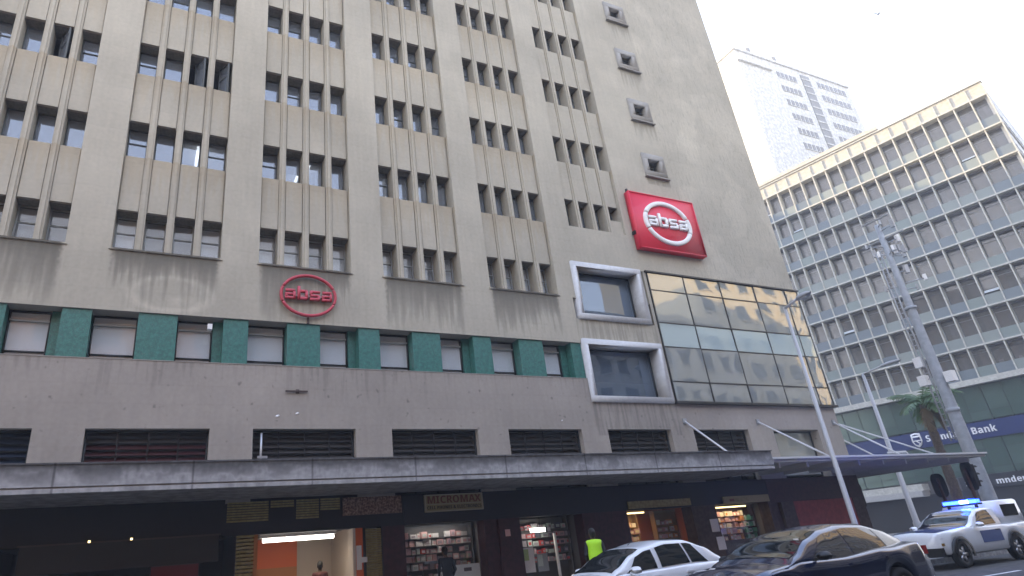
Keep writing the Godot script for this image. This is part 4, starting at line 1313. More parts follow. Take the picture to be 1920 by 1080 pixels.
func cab_point(s: Shape, x: float, u: float, off: float) -> Vector3:
	# u: 0 near belt .. 1 near roof edge .. 2 far roof edge .. 3 far belt
	var w := curve(s.plan, x) * 0.93 * (1.0 - s.taper * pow(maxf(x - 2.0, 0.0) / 3.0, 2.0))
	var bl := curve(s.belt, x) - 0.03
	var rf := maxf(curve(s.roof, x), bl + 0.02)
	var ed := maxf(rf - 0.055, bl + 0.01)
	var wt := w - s.tumble * (ed - bl)
	if u <= 1.0:
		return Vector3(x, lerpf(bl, ed, u) + off * 0.3, lerpf(w, wt, u) + 0.02 * sin(PI * u) + off)
	if u >= 2.0:
		return Vector3(x, lerpf(ed, bl, u - 2.0) + off * 0.3, -lerpf(wt, w, u - 2.0) - 0.02 * sin(PI * (u - 2.0)) - off)
	var t := (u - 1.5) * 2.0
	return Vector3(x - (off if x < 0 else 0.0), rf - 0.055 * t * t * t * t + off, -wt * t)

func cab_mesh(s: Shape) -> ArrayMesh:
	var st := tool()
	var xa: float = s.roof[0][0]
	var xb: float = s.roof[-1][0]
	var us := [0.0, 0.33, 0.66, 0.9, 1.0, 1.08, 1.2, 1.4, 1.6, 1.8, 1.92, 2.0, 2.1, 2.34, 2.67, 3.0]
	var n := 44
	for i in n:
		var x0 := lerpf(xa, xb, float(i) / n)
		var x1 := lerpf(xa, xb, float(i + 1) / n)
		for k in us.size() - 1:
			quad(st, cab_point(s, x0, us[k], 0), cab_point(s, x1, us[k], 0), cab_point(s, x1, us[k + 1], 0), cab_point(s, x0, us[k + 1], 0))
	return done(st, true)

# a pane over the cabin surface; slant moves the upper edge along x
func cab_patch(s: Shape, x0: float, x1: float, u0: float, u1: float, off: float, slant0 := 0.0, slant1 := 0.0) -> ArrayMesh:
	var st := tool()
	var n := 16
	var m := 8
	var pt := func(i: int, k: int) -> Vector3:
		var f := float(k) / m
		var u := lerpf(u0, u1, f)
		var g := f if u1 <= 1.0 else (1.0 - f if u0 >= 2.0 else 0.0)
		var x := lerpf(x0 + slant0 * g, x1 + slant1 * g, float(i) / n)
		return cab_point(s, x, u, off)
	for i in n:
		for k in m:
			quad(st, pt.call(i, k), pt.call(i + 1, k), pt.call(i + 1, k + 1), pt.call(i, k + 1))
	return done(st, true)

func wheel(o: Node3D, at: Vector3, r: float, side: float) -> void:
	var prof := []
	for q in [[0.62, -0.10], [0.80, -0.115], [0.95, -0.10], [1.0, -0.07], [1.0, 0.07], [0.95, 0.10], [0.80, 0.115], [0.64, 0.10], [0.62, -0.10]]:
		prof.append(Vector2(r * q[0], q[1]))
	var w := put(o, "tyre", lathe(prof, 26), M.tyre, at)
	w.rotation.x = PI / 2 * side
	var rim := put(w, "rim", lathe([Vector2(0.0, 0.03), Vector2(r * 0.5, 0.02), Vector2(r * 0.63, 0.09), Vector2(r * 0.66, 0.09), Vector2(r * 0.64, -0.1), Vector2(0.0, -0.1)], 22), M.black_trim)
	rim.name = "wheel_well"
	var st := tool()
	for k in 5:
		var a := TAU * k / 5
		var t := Transform3D(Basis(Vector3.UP, a), Vector3.ZERO)
		abox(st, 0.02, r * 0.64, 0.02, 0.08, -0.045, 0.045, t)
	tube(st, Vector3(0, 0.01, 0), Vector3(0, 0.095, 0), 0.06, 0.05, 12)
	put(w, "spokes", done(st), M.alloy)

func arch(o: Node3D, wx: float, z: float, r: float) -> void:
	var st := tool()
	tube(st, Vector3(wx, r, z - 0.24), Vector3(wx, r, z + 0.0), r + 0.065, r + 0.065, 22)
	put(o, "wheel_housing", done(st), M.black_trim)

func mirror(o: Node3D, x: float, y: float, z: float, side: float, m: Material) -> void:
	var st := tool()
	var prof := [[-0.09, 0.3], [-0.05, 0.8], [0.02, 1.0], [0.08, 0.95]]
	for k in 3:
		var a: Array = prof[k]
		var b: Array = prof[k + 1]
		for i in 10:
			var t0 := TAU * i / 10
			var t1 := TAU * (i + 1) / 10
			quad(st, Vector3(a[0], sin(t0) * 0.075 * a[1], cos(t0) * 0.12 * a[1]), Vector3(a[0], sin(t1) * 0.075 * a[1], cos(t1) * 0.12 * a[1]), Vector3(b[0], sin(t1) * 0.075 * b[1], cos(t1) * 0.12 * b[1]), Vector3(b[0], sin(t0) * 0.075 * b[1], cos(t0) * 0.12 * b[1]))
	var mm := put(o, "wing_mirror", done(st, true), m, Vector3(x, y, z + side * 0.12))
	put(mm, "mirror_glass", boxmesh(Vector3(0.01, 0.11, 0.2)), M.chrome, Vector3(0.082, 0, 0))
	put(mm, "mirror_stalk", boxmesh(Vector3(0.05, 0.04, 0.1)), m, Vector3(0.02, -0.05, -side * 0.12))

func handle(o: Node3D, x: float, y: float, z: float, m: Material) -> void:
	put(o, "door_handle", boxmesh(Vector3(0.2, 0.03, 0.03)), m, Vector3(x, y, z))

func white_car() -> void:
	var o := thing("white_car", Vector3(13.55, 0, 6.15), "white saloon car passing the shops behind the dark car", "car")
	var s := Shape.new()
	s.length = 4.5
	s.belt = [[0.0, 0.62], [0.12, 0.74], [0.6, 0.86], [1.25, 0.97], [2.2, 0.99], [3.5, 1.03], [4.25, 1.02], [4.5, 0.86]]
	s.roof = [[0.95, 0.93], [1.3, 1.10], [1.75, 1.34], [2.1, 1.46], [2.7, 1.56], [3.3, 1.545], [3.8, 1.38], [4.2, 1.16], [4.35, 1.04]]
	s.plan = [[0.0, 0.60], [0.2, 0.76], [0.7, 0.86], [2.2, 0.88], [3.7, 0.87], [4.25, 0.80], [4.5, 0.68]]
	s.wheels = [0.82, 3.42]
	s.wheel_r = 0.31
	put(o, "body", body_mesh(s), M.paint_white)
	put(o, "cabin", cab_mesh(s), M.paint_white)
	put(o, "windscreen", cab_patch(s, 1.14, 2.0, 1.06, 1.94, 0.006), M.car_glass)
	put(o, "rear_screen", cab_patch(s, 3.2, 4.02, 1.1, 1.9, 0.006), M.car_glass)
	for e in [[0.10, 0.90], [2.10, 2.90]]:
		put(o, "side_window", cab_patch(s, 1.42, 2.28, e[0], e[1], 0.006, 0.36, -0.03), M.car_glass)
		put(o, "side_window", cab_patch(s, 2.40, 3.22, e[0], e[1], 0.006, -0.02, -0.10), M.car_glass)
		put(o, "side_window", cab_patch(s, 3.27, 3.75, e[0], e[1], 0.006, -0.10, -0.32), M.car_glass)
	bx(o, "underbody", 0.4, 3.9, 0.2, 0.5, -0.7, 0.7, M.black_trim)
	for wx in s.wheels:
		for sd in [1.0, -1.0]:
			wheel(o, Vector3(wx, 0.31, 0.76 * sd), 0.31, sd)
	for sd in [1.0, -1.0]:
		mirror(o, 1.52, 1.02, 0.86 * sd, sd, M.paint_white)
		handle(o, 2.18, 0.86, 0.885 * sd, M.paint_white)
		handle(o, 3.12, 0.88, 0.885 * sd, M.paint_white)
		put(o, "headlamp", boxmesh(Vector3(0.3, 0.13, 0.34)), M.headlamp, Vector3(0.22, 0.66, 0.55 * sd))
		put(o, "tail_lamp", boxmesh(Vector3(0.18, 0.22, 0.26)), M.tail_red, Vector3(4.22, 0.83, 0.60 * sd))
	put(o, "grille", boxmesh(Vector3(0.05, 0.14, 0.8)), M.black_trim, Vector3(0.02, 0.52, 0))
	put(o, "roof_aerial", tubemesh(Vector3(2.05, 1.5, 0.25), Vector3(2.22, 1.6, 0.25), 0.006, 0.004, 6), M.black_trim)
	for k in 3:
		bx(o, "licence_disc", 1.5, 1.505, 1.06 + 0.001 * k, 1.12, 0.25 + 0.16 * k, 0.33 + 0.16 * k, M.paper)

func dark_car() -> void:
	var o := thing("dark_car", Vector3(14.35, 0, 9.55), "glossy dark blue coupe style car nearest the camera with golden reflections", "car")
	var s := Shape.new()
	s.length = 5.15
	s.belt = [[0.0, 0.66], [0.12, 0.82], [0.7, 0.95], [1.5, 1.02], [2.6, 1.01], [3.8, 1.08], [4.8, 1.12], [5.15, 0.92]]
	s.roof = [[1.05, 0.98], [1.45, 1.14], [2.0, 1.38], [2.5, 1.51], [3.1, 1.57], [3.7, 1.545], [4.3, 1.42], [4.8, 1.24], [5.06, 1.10]]
	s.plan = [[0.0, 0.66], [0.2, 0.82], [0.8, 0.94], [2.4, 0.96], [4.0, 0.96], [4.8, 0.90], [5.15, 0.78]]
	s.wheels = [0.92, 3.92]
	s.wheel_r = 0.37
	s.tumble = 0.46
	s.taper = 0.36
	put(o, "body", body_mesh(s), M.paint_navy)
	put(o, "cabin", cab_mesh(s), M.paint_navy)
	put(o, "windscreen", cab_patch(s, 1.36, 2.40, 1.05, 1.95, 0.006), M.car_glass)
	put(o, "rear_screen", cab_patch(s, 3.8, 4.85, 1.1, 1.9, 0.006), M.car_tint)
	for e in [[0.10, 0.90], [2.10, 2.90]]:
		put(o, "side_window", cab_patch(s, 1.72, 2.86, e[0], e[1], 0.006, 0.52, -0.02), M.car_tint)
		put(o, "side_window", cab_patch(s, 2.93, 4.02, e[0], e[1], 0.006, -0.02, -0.16), M.car_tint)
		put(o, "side_window", cab_patch(s, 4.07, 4.68, e[0], e[1], 0.006, -0.16, -0.50), M.car_tint)
	bx(o, "underbody", 0.4, 4.5, 0.22, 0.5, -0.75, 0.75, M.black_trim)
	for wx in s.wheels:
		for sd in [1.0, -1.0]:
			wheel(o, Vector3(wx, 0.37, 0.84 * sd), 0.37, sd)
	for sd in [1.0, -1.0]:
		mirror(o, 1.82, 1.08, 0.94 * sd, sd, M.black_trim)
		handle(o, 2.72, 0.90, 0.965 * sd, M.paint_navy)
		handle(o, 3.72, 0.93, 0.965 * sd, M.paint_navy)
		put(o, "headlamp", boxmesh(Vector3(0.36, 0.12, 0.36)), M.headlamp, Vector3(0.22, 0.74, 0.58 * sd))
		put(o, "tail_lamp", boxmesh(Vector3(0.24, 0.15, 0.34)), M.tail_red, Vector3(4.96, 0.96, 0.66 * sd))
		put(o, "reflector", boxmesh(Vector3(0.04, 0.06, 0.2)), M.headlamp, Vector3(5.06, 0.48, 0.70 * sd))
	put(o, "grille", boxmesh(Vector3(0.05, 0.2, 0.9)), M.black_trim, Vector3(0.02, 0.55, 0))
	for k in 2:
		bx(o, "licence_disc", 1.93, 1.935, 1.22 + 0.09 * k, 1.28 + 0.09 * k, 0.50, 0.60, M.paper)

func police_truck() -> void:
	var o := thing("police_pickup", Vector3(27.6, 0, 5.2), "white police pickup with blue bonnet and lit blue roof lights", "pickup truck")
	var s := Shape.new()
	s.length = 5.2
	s.belt = [[0.0, 0.88], [0.1, 1.03], [0.8, 1.09], [1.7, 1.13], [3.0, 1.10], [5.1, 1.10], [5.2, 1.08]]
	s.roof = [[1.55, 1.08], [1.9, 1.22], [2.35, 1.48], [2.7, 1.63], [3.1, 1.67], [3.6, 1.66]]
	s.plan = [[0.0, 0.66], [0.15, 0.80], [0.6, 0.88], [2.0, 0.90], [5.2, 0.90]]
	s.wheels = [0.88, 3.95]
	s.wheel_r = 0.38
	s.sill = 0.36
	s.tumble = 0.24
	put(o, "body", body_mesh(s), M.paint_white)
	put(o, "cabin", cab_mesh(s), M.paint_white)
	put(o, "windscreen", cab_patch(s, 1.64, 2.62, 1.06, 1.94, 0.006), M.car_glass)
	for e in [[0.12, 0.90], [2.10, 2.88]]:
		put(o, "side_window", cab_patch(s, 2.02, 3.30, e[0], e[1], 0.006, 0.46, -0.06), M.car_tint)
	# blue bonnet skin
	var st := tool()
	var n := 18
	var pt := func(i: int, k: int) -> Vector3:
		var x := lerpf(0.14, 1.62, float(i) / n)
		var f := lerpf(-0.84, 0.84, float(k) / 8)
		var t := absf(f)
		var y := curve(s.belt, x) + s.crown * (1.0 - 0.4 * t / 0.45 if t < 0.45 else 0.6 * (0.86 - t) / 0.41)
		return Vector3(x, y + 0.007, -f * curve(s.plan, x))
	for i in n:
		for k in 8:
			quad(st, pt.call(i, k), pt.call(i + 1, k), pt.call(i + 1, k + 1), pt.call(i, k + 1))
	put(o, "bonnet", done(st, true), M.paint_blue)
	# load canopy with a sloped front
	st = tool()
	var side := PackedVector2Array([Vector2(3.62, 1.1), Vector2(5.15, 1.1), Vector2(5.05, 1.78), Vector2(4.9, 1.83), Vector2(3.95, 1.83), Vector2(3.78, 1.78), Vector2(3.55, 1.5)])
	prism(st, side, -0.80, 0.80)
	var can := put(o, "load_canopy", done(st), M.paint_white)
	for sd in [1.0, -1.0]:
		put(can, "canopy_window", boxmesh(Vector3(0.9, 0.36, 0.02)), M.car_glass, Vector3(4.45, 1.5, 0.805 * sd))
		put(o, "door_panel", boxmesh(Vector3(1.15, 0.34, 0.012)), M.paint_blue, Vector3(2.7, 0.80, 0.905 * sd))
		mirror(o, 2.0, 1.16, 0.88 * sd, sd, M.paint_white)
		handle(o, 3.1, 0.96, 0.905 * sd, M.black_trim)
		put(o, "tail_lamp", boxmesh(Vector3(0.06, 0.4, 0.14)), M.tail_red, Vector3(5.2, 0.85, 0.78 * sd))
		put(o, "headlamp", lathe([Vector2(0.0, -0.12), Vector2(0.10, -0.09), Vector2(0.15, 0.0), Vector2(0.10, 0.09), Vector2(0.0, 0.12)], 16), M.headlamp, Vector3(0.22, 0.86, 0.66 * sd))
		put(o, "indicator", boxmesh(Vector3(0.16, 0.07, 0.1)), M.signal_amber, Vector3(0.2, 0.70, 0.76 * sd))
	put(o, "grille", boxmesh(Vector3(0.05, 0.22, 0.9)), M.black_trim, Vector3(0.03, 0.78, 0))
	put(o, "bumper", boxmesh(Vector3(0.16, 0.22, 1.6)), M.black_trim, Vector3(0.06, 0.50, 0))
	bx(o, "underbody", 0.4, 4.9, 0.34, 0.6, -0.7, 0.7, M.black_trim)
	for wx in s.wheels:
		for sd in [1.0, -1.0]:
			wheel(o, Vector3(wx, 0.38, 0.80 * sd), 0.38, sd)
			# black flare round the arch
			st = tool()
			for i in 18:
				var a0 := PI * i / 18.0 - 0.15
				var a1 := PI * (i + 1) / 18.0 - 0.15
				var r0 := 0.43
				var r1 := 0.51
				var c0 := Vector3(wx + cos(a0) * r0, 0.38 + sin(a0) * r0, 0)
				var c1 := Vector3(wx + cos(a1) * r0, 0.38 + sin(a1) * r0, 0)
				var d0 := Vector3(wx + cos(a0) * r1, 0.38 + sin(a0) * r1, 0)
				var d1 := Vector3(wx + cos(a1) * r1, 0.38 + sin(a1) * r1, 0)
				var zo := Vector3(0, 0, 0.94 * sd)
				var zi := Vector3(0, 0, 0.86 * sd)
				if sd > 0:
					quad(st, c0 + zo, d0 + zo, d1 + zo, c1 + zo)
					quad(st, d0 + zo, d0 + zi, d1 + zi, d1 + zo)
				else:
					quad(st, c0 + zo, c1 + zo, d1 + zo, d0 + zo)
					quad(st, d0 + zo, d1 + zo, d1 + zi, d0 + zi)
			put(o, "wheel_flare", done(st), M.black_trim)
	# light bar
	var bar := bx(o, "light_bar", 3.30, 3.57, 1.74, 1.80, -0.55, 0.55, M.black_trim)
	for k in 2:
		put(o, "bar_foot", boxmesh(Vector3(0.1, 0.1, 0.05)), M.black_trim, Vector3(3.43, 1.70, -0.42 + 0.84 * k))
	for k in 4:
		put(bar, "beacon", boxmesh(Vector3(0.20, 0.11, 0.24)), M.white_beacon if k == 2 else M.blue_beacon, Vector3(0, 0.085, -0.40 + 0.267 * k))
	put(bar, "beacon_dome", boxmesh(Vector3(0.24, 0.03, 1.04)), M.paint_blue, Vector3(0, 0.155, 0))
	var l := OmniLight3D.new()
	l.name = "beacon_light"
	l.light_color = Color(0.12, 0.3, 1.0)
	l.light_energy = 0.7
	l.light_size = 0.25
	l.omni_range = 12.0
	l.shadow_enabled = true
	l.position = o.position + Vector3(3.1, 2.05, 0.25)
	add_child(l, true)

# ---------------------------------------------------------------- people
# one skin over a skeleton of tapered capsules, joined with a smooth minimum and meshed as surface nets
func skin(bones: Array, cell: float, blend: float, paint: Callable) -> ArrayMesh:
	var lo := Vector3(1e9, 1e9, 1e9)
	var hi := -lo
	for b in bones:
		for q in [[b[0], b[2]], [b[1], b[3]]]:
			lo = lo.min(q[0] - Vector3.ONE * (q[1] + cell * 2))
			hi = hi.max(q[0] + Vector3.ONE * (q[1] + cell * 2))
	var nx := int((hi.x - lo.x) / cell) + 2
	var ny := int((hi.y - lo.y) / cell) + 2
	var nz := int((hi.z - lo.z) / cell) + 2
	var val := PackedFloat32Array()
	val.resize(nx * ny * nz)
	val.fill(1.0)
	for b in bones:
		var r: float = maxf(b[2], b[3]) + blend + cell * 2
		var l2: Vector3 = (b[0] as Vector3).min(b[1]) - Vector3.ONE * r
		var h2: Vector3 = (b[0] as Vector3).max(b[1]) + Vector3.ONE * r
		var ab: Vector3 = b[1] - b[0]
		var len2 := maxf(ab.length_squared(), 1e-8)
		var sq: Vector3 = b[4] if b.size() > 4 else Vector3.ONE
		for i in range(maxi(0, int((l2.x - lo.x) / cell)), mini(nx, int((h2.x - lo.x) / cell) + 2)):
			for j in range(maxi(0, int((l2.y - lo.y) / cell)), mini(ny, int((h2.y - lo.y) / cell) + 2)):
				for k in range(maxi(0, int((l2.z - lo.z) / cell)), mini(nz, int((h2.z - lo.z) / cell) + 2)):
					var p := lo + Vector3(i, j, k) * cell
					var t := clampf((p - b[0]).dot(ab) / len2, 0.0, 1.0)
					var d: float = ((p - b[0] - ab * t) / sq).length() - lerpf(b[2], b[3], t)
					var at := (i * ny + j) * nz + k
					var o := val[at]
					var h := clampf(0.5 + 0.5 * (o - d) / blend, 0.0, 1.0)
					val[at] = lerpf(o, d, h) - blend * h * (1.0 - h)
	var ids := PackedInt32Array()
	ids.resize(nx * ny * nz)
	ids.fill(-1)
	var verts := PackedVector3Array()
	var cols := PackedColorArray()
	var dx := [0, 1, 0, 1, 0, 1, 0, 1]
	var dy := [0, 0, 1, 1, 0, 0, 1, 1]
	var dz := [0, 0, 0, 0, 1, 1, 1, 1]
	var ed := [[0, 1], [2, 3], [4, 5], [6, 7], [0, 2], [1, 3], [4, 6], [5, 7], [0, 4], [1, 5], [2, 6], [3, 7]]
	for i in nx - 1:
		for j in ny - 1:
			for k in nz - 1:
				var mask := 0
				for c in 8:
					if val[((i + dx[c]) * ny + j + dy[c]) * nz + k + dz[c]] < 0: mask += 1
				if mask == 0 or mask == 8: continue
				var sum := Vector3.ZERO
				var cnt := 0
				for e in ed:
					var a: int = e[0]
					var b: int = e[1]
					var va := val[((i + dx[a]) * ny + j + dy[a]) * nz + k + dz[a]]
					var vb := val[((i + dx[b]) * ny + j + dy[b]) * nz + k + dz[b]]
					if (va < 0) != (vb < 0):
						var t := va / (va - vb)
						sum += Vector3(i + dx[a], j + dy[a], k + dz[a]).lerp(Vector3(i + dx[b], j + dy[b], k + dz[b]), t)
						cnt += 1
				var v := lo + sum / cnt * cell
				ids[(i * ny + j) * nz + k] = verts.size()
				verts.append(v)
				cols.append(paint.call(v))
	var idx := PackedInt32Array()
	for i in range(1, nx - 1):
		for j in range(1, ny - 1):
			for k in range(1, nz - 1):
				var here := val[(i * ny + j) * nz + k] < 0
				for ax in 3:
					var there: bool = val[((i + int(ax == 0)) * ny + j + int(ax == 1)) * nz + k + int(ax == 2)] < 0
					if here == there: continue
					var q := []
					for c in [[0, 0], [1, 0], [1, 1], [0, 1]]:
						var ii: int = i - (c[0] if ax == 1 else (c[1] if ax == 2 else 0))
						var jj: int = j - (c[0] if ax == 2 else (c[1] if ax == 0 else 0))
						var kk: int = k - (c[0] if ax == 0 else (c[1] if ax == 1 else 0))
						q.append(ids[(ii * ny + jj) * nz + kk])
					if q.min() < 0: continue
					var f := [q[0], q[1], q[2], q[0], q[2], q[3]]
					if here: f.reverse()
					for z in f: idx.append(z)
	var nor := PackedVector3Array()
	nor.resize(verts.size())
	for f in range(0, idx.size(), 3):
		var a := verts[idx[f]]
		var n := (verts[idx[f + 2]] - a).cross(verts[idx[f + 1]] - a)
		for c in 3: nor[idx[f + c]] += n
	for c in nor.size(): nor[c] = nor[c].normalized()
	var arr := []
	arr.resize(Mesh.ARRAY_MAX)
	arr[Mesh.ARRAY_VERTEX] = verts
	arr[Mesh.ARRAY_NORMAL] = nor
	arr[Mesh.ARRAY_COLOR] = cols
	arr[Mesh.ARRAY_INDEX] = idx
	var am := ArrayMesh.new()
	am.add_surface_from_arrays(Mesh.PRIMITIVE_TRIANGLES, arr)
	return am

func person(at: Vector3, turn: float, h: float, bend: float, top: Color, legs: Color, vest: bool, label: String) -> void:
	var o := thing("person", at, label, "person")
	o.rotation.y = turn
	o.scale = Vector3.ONE * (h / 1.75)
	# own axes: facing +z
	var lean := Basis(Vector3.RIGHT, bend)
	var hip := Vector3(0, 0.95, 0)
	var up := func(v: Vector3) -> Vector3: return hip + lean * (v - hip)
	var bones := []
	for s in [-1.0, 1.0]:
		bones.append([Vector3(0.09 * s, 0.93, 0), Vector3(0.10 * s, 0.50, 0.02), 0.088, 0.058])
		bones.append([Vector3(0.10 * s, 0.50, 0.02), Vector3(0.11 * s, 0.09, -0.02), 0.056, 0.040])
		bones.append([Vector3(0.11 * s, 0.045, -0.05), Vector3(0.13 * s, 0.04, 0.14), 0.045, 0.036])
		var sh: Vector3 = up.call(Vector3(0.185 * s, 1.42, 0))
		var el: Vector3 = up.call(Vector3(0.25 * s, 1.15, -0.02 + 0.1 * bend))
		var wr: Vector3 = up.call(Vector3(0.22 * s, 0.96, 0.17))
		bones.append([sh, el, 0.056, 0.044])
		bones.append([el, wr, 0.043, 0.030])
		# palm, four fingers and a thumb, lightly curled
		var fw := (wr - el).normalized()
		var palm_c: Vector3 = wr + fw * 0.06
		bones.append([wr, palm_c, 0.028, 0.032])
		for q in 4:
			var base: Vector3 = palm_c + fw * 0.025 + Vector3(0, 0.03 - 0.02 * q, 0)
			var tip: Vector3 = base + fw * ([0.05, 0.058, 0.054, 0.042][q]) + Vector3(-0.012 * s, -0.01, 0)
			bones.append([base, tip, 0.010, 0.009])
		bones.append([wr + fw * 0.03 + Vector3(-0.02 * s, 0.02, 0), wr + fw * 0.085 + Vector3(-0.045 * s, 0.035, 0), 0.012, 0.009])
	bones.append([Vector3(0, 0.92, 0), up.call(Vector3(0, 1.10, 0)), 0.135, 0.125, Vector3(1.15, 1, 0.85)])
	bones.append([up.call(Vector3(0, 1.10, 0)), up.call(Vector3(0, 1.36, 0)), 0.125, 0.135, Vector3(1.2, 1, 0.85)])
	bones.append([up.call(Vector3(-0.13, 1.42, 0)), up.call(Vector3(0.13, 1.42, 0)), 0.065, 0.065])
	bones.append([up.call(Vector3(0, 1.42, 0)), up.call(Vector3(0, 1.56, 0.02)), 0.056, 0.050])
	bones.append([up.call(Vector3(0, 1.58, 0.045)), up.call(Vector3(0, 1.67, 0.02)), 0.066, 0.088, Vector3(0.92, 1, 1.1)])
	bones.append([up.call(Vector3(0, 1.635, 0.12)), up.call(Vector3(0, 1.605, 0.135)), 0.010, 0.016])
	for s in [-1.0, 1.0]:
		bones.append([up.call(Vector3(0.082 * s, 1.65, 0.02)), up.call(Vector3(0.088 * s, 1.60, 0.02)), 0.016, 0.012])
	var skin_c := Color(0.10, 0.055, 0.035)
	var neck: Vector3 = up.call(Vector3(0, 1.47, 0))
	var axis := lean * Vector3.UP
	var inv := lean.inverse()
	var paint := func(v: Vector3) -> Color:
		var q: Vector3 = hip + inv * (v - hip)
		if (v - neck).dot(axis) > 0.0:
			# eyes and lips as colour on the face
			if q.z > 0.085 and absf(absf(q.x) - 0.033) < 0.013 and absf(q.y - 1.645) < 0.009: return Color(0.35, 0.33, 0.3)
			if q.z > 0.09 and absf(q.x) < 0.026 and absf(q.y - 1.565) < 0.008: return Color(0.14, 0.05, 0.045)
			return skin_c
		if v.y < 0.09: return Color(0.012, 0.012, 0.012)
		if v.y < 0.92 and absf(q.x) < 0.19 and q.z < 0.14: return legs
		if q.y < 0.99 and q.z > 0.12: return skin_c
		return top
	var bm := mat("person_colours", Color.WHITE, 0.8)
	bm.vertex_color_use_as_albedo = true
	put(o, "body", skin(bones, 0.016, 0.035, paint), bm)
	var hair := [[up.call(Vector3(0, 1.69, -0.005)), up.call(Vector3(0, 1.705, 0.02)), 0.092, 0.090, Vector3(0.95, 1, 1.08)], [up.call(Vector3(0, 1.66, -0.04)), up.call(Vector3(0, 1.60, -0.035)), 0.078, 0.06]]
	var hm := mat("hair_colour", lin(0.012, 0.010, 0.009), 0.8)
	put(o, "hair", skin(hair, 0.014, 0.02, func(_v): return Color.WHITE), hm)
	if vest:
		var vb := [[up.call(Vector3(0, 1.02, 0)), up.call(Vector3(0, 1.12, 0)), 0.155, 0.150, Vector3(1.18, 1, 0.9)], [up.call(Vector3(0, 1.12, 0)), up.call(Vector3(0, 1.36, 0)), 0.150, 0.152, Vector3(1.22, 1, 0.9)], [up.call(Vector3(-0.14, 1.425, 0)), up.call(Vector3(0.14, 1.425, 0)), 0.078, 0.078]]
		put(o, "safety_vest", skin(vb, 0.018, 0.04, func(_v): return Color.WHITE), M.vest)

# ---------------------------------------------------------------- across the street, behind the camera: what the glass mirrors
func opposite(called_label: String, x0: float, x1: float, z0: float, top: float, wallm: Material, wx: float, wy: float, ribs: bool) -> void:
	var t := thing("street_building", Vector3(x0, 0, z0), called_label, "building")
	var w := x1 - x0
	bx(t, "wall", 0, w, 0, top, 0, 14.0, wallm)
	bx(t, "cornice", -0.2, w + 0.2, top, top + 0.7, -0.5, 14.2, wallm)
	var nx := int(w / wx)
	var ny := int((top - 5.0) / wy)
	var m := boxmesh(Vector3(wx * 0.55, wy * 0.52, 0.1))
	for i in nx:
		if ribs:
			bx(t, "rib", wx * i + wx * 0.5 + 0.0 - wx * 0.42, wx * i + wx * 0.5 - wx * 0.32, 4.5, top, -0.35, 0.0, wallm)
		for j in ny:
			var o := put(t, "window", m, M.far_window, Vector3(wx * (i + 0.55), 5.0 + wy * (j + 0.5), -0.02))
			put(o, "sill", boxmesh(Vector3(wx * 0.62, 0.15, 0.3)), wallm, Vector3(0, -wy * 0.3, 0))
	bx(t, "shop_canopy", 0, w, 3.6, 4.1, -2.6, 0.0, M.soffit)
	bx(t, "shop_front", 0.2, w - 0.2, 0.15, 3.6, -0.1, 0.0, M.black_fascia)

func ground() -> void:
	var g := put(self, "ground", boxmesh(Vector3(900, 0.1, 900)), M.asphalt, Vector3(0, -0.06, 0))
	tag(g, "", "", "", "structure")
	var p := bx(self, "road", -150, 250, -0.01, 0.0, 3.9, 17.0, M.asphalt)
	tag(p, "", "", "", "structure")
	p = bx(self, "road_side_street", 40.0, 60.0, -0.012, -0.002, -200, 3.9, M.asphalt)
	tag(p, "", "", "", "structure")
	p = bx(self, "pavement", -150, 39.8, -0.01, 0.15, -0.6, 3.75, M.paving)
	tag(p, "", "", "", "structure")
	p = bx(self, "pavement_side_street", 34.1, 39.8, -0.01, 0.149, -60, -0.6, M.paving)
	tag(p, "", "", "", "structure")
	p = bx(self, "pavement_opposite", -150, 250, -0.01, 0.15, 17.15, 24.0, M.paving)
	tag(p, "", "", "", "structure")
	for k in [[-150.0, 39.8, 3.75, 3.9], [-150.0, 250.0, 17.0, 17.15]]:
		p = bx(self, "kerb", k[0], k[1], -0.01, 0.16, k[2], k[3], M.kerbstone)
		tag(p, "", "", "", "structure")
	p = put(self, "pavement_far_corner", boxmesh(Vector3(60, 0.16, 60)), M.paving, Vector3(98, 0.07, -26))
	p.rotation.y = -0.2367
	tag(p, "", "", "", "structure")
	for lane in [7.9, 12.4]:
		for k in 24:
			var d := bx(self, "lane_marking", -20.0 + 4.5 * k, -17.8 + 4.5 * k, 0.0005, 0.004, lane, lane + 0.12, M.road_paint)
			tag(d, "", "", "", "structure")

func bird() -> void:
	var o := thing("bird", Vector3(40.0, 26.93, 5.85), "small dark bird flying in the white sky", "bird")
	o.rotation = Vector3(0.2, 0.7, 0.25)
	o.scale = Vector3.ONE * 0.62
	var st := tool()
	for q in [[Vector3(-0.22, 0, 0), Vector3(0.12, 0.01, 0), 0.03, 0.055], [Vector3(0.12, 0.01, 0), Vector3(0.24, 0.03, 0), 0.055, 0.02], [Vector3(-0.22, 0, 0), Vector3(-0.36, 0, 0), 0.03, 0.05]]:
		tube(st, q[0], q[1], q[2], q[3], 8)
	put(o, "body", done(st), M.bird)
	for s in [-1.0, 1.0]:
		st = tool()
		var a := [Vector3(0.1, 0.03, 0.03 * s), Vector3(-0.08, 0.03, 0.03 * s), Vector3(0.12, 0.16, 0.22 * s), Vector3(-0.05, 0.15, 0.24 * s), Vector3(-0.12, 0.10, 0.52 * s)]
		for off in [Vector3(0, 0.008, 0), Vector3(0, -0.008, 0)]:
			quad(st, a[0] + off, a[2] + off, a[3] + off, a[1] + off)
			tri(st, a[2] + off, a[4] + off, a[3] + off)
		put(o, "wing", done(st), M.bird)

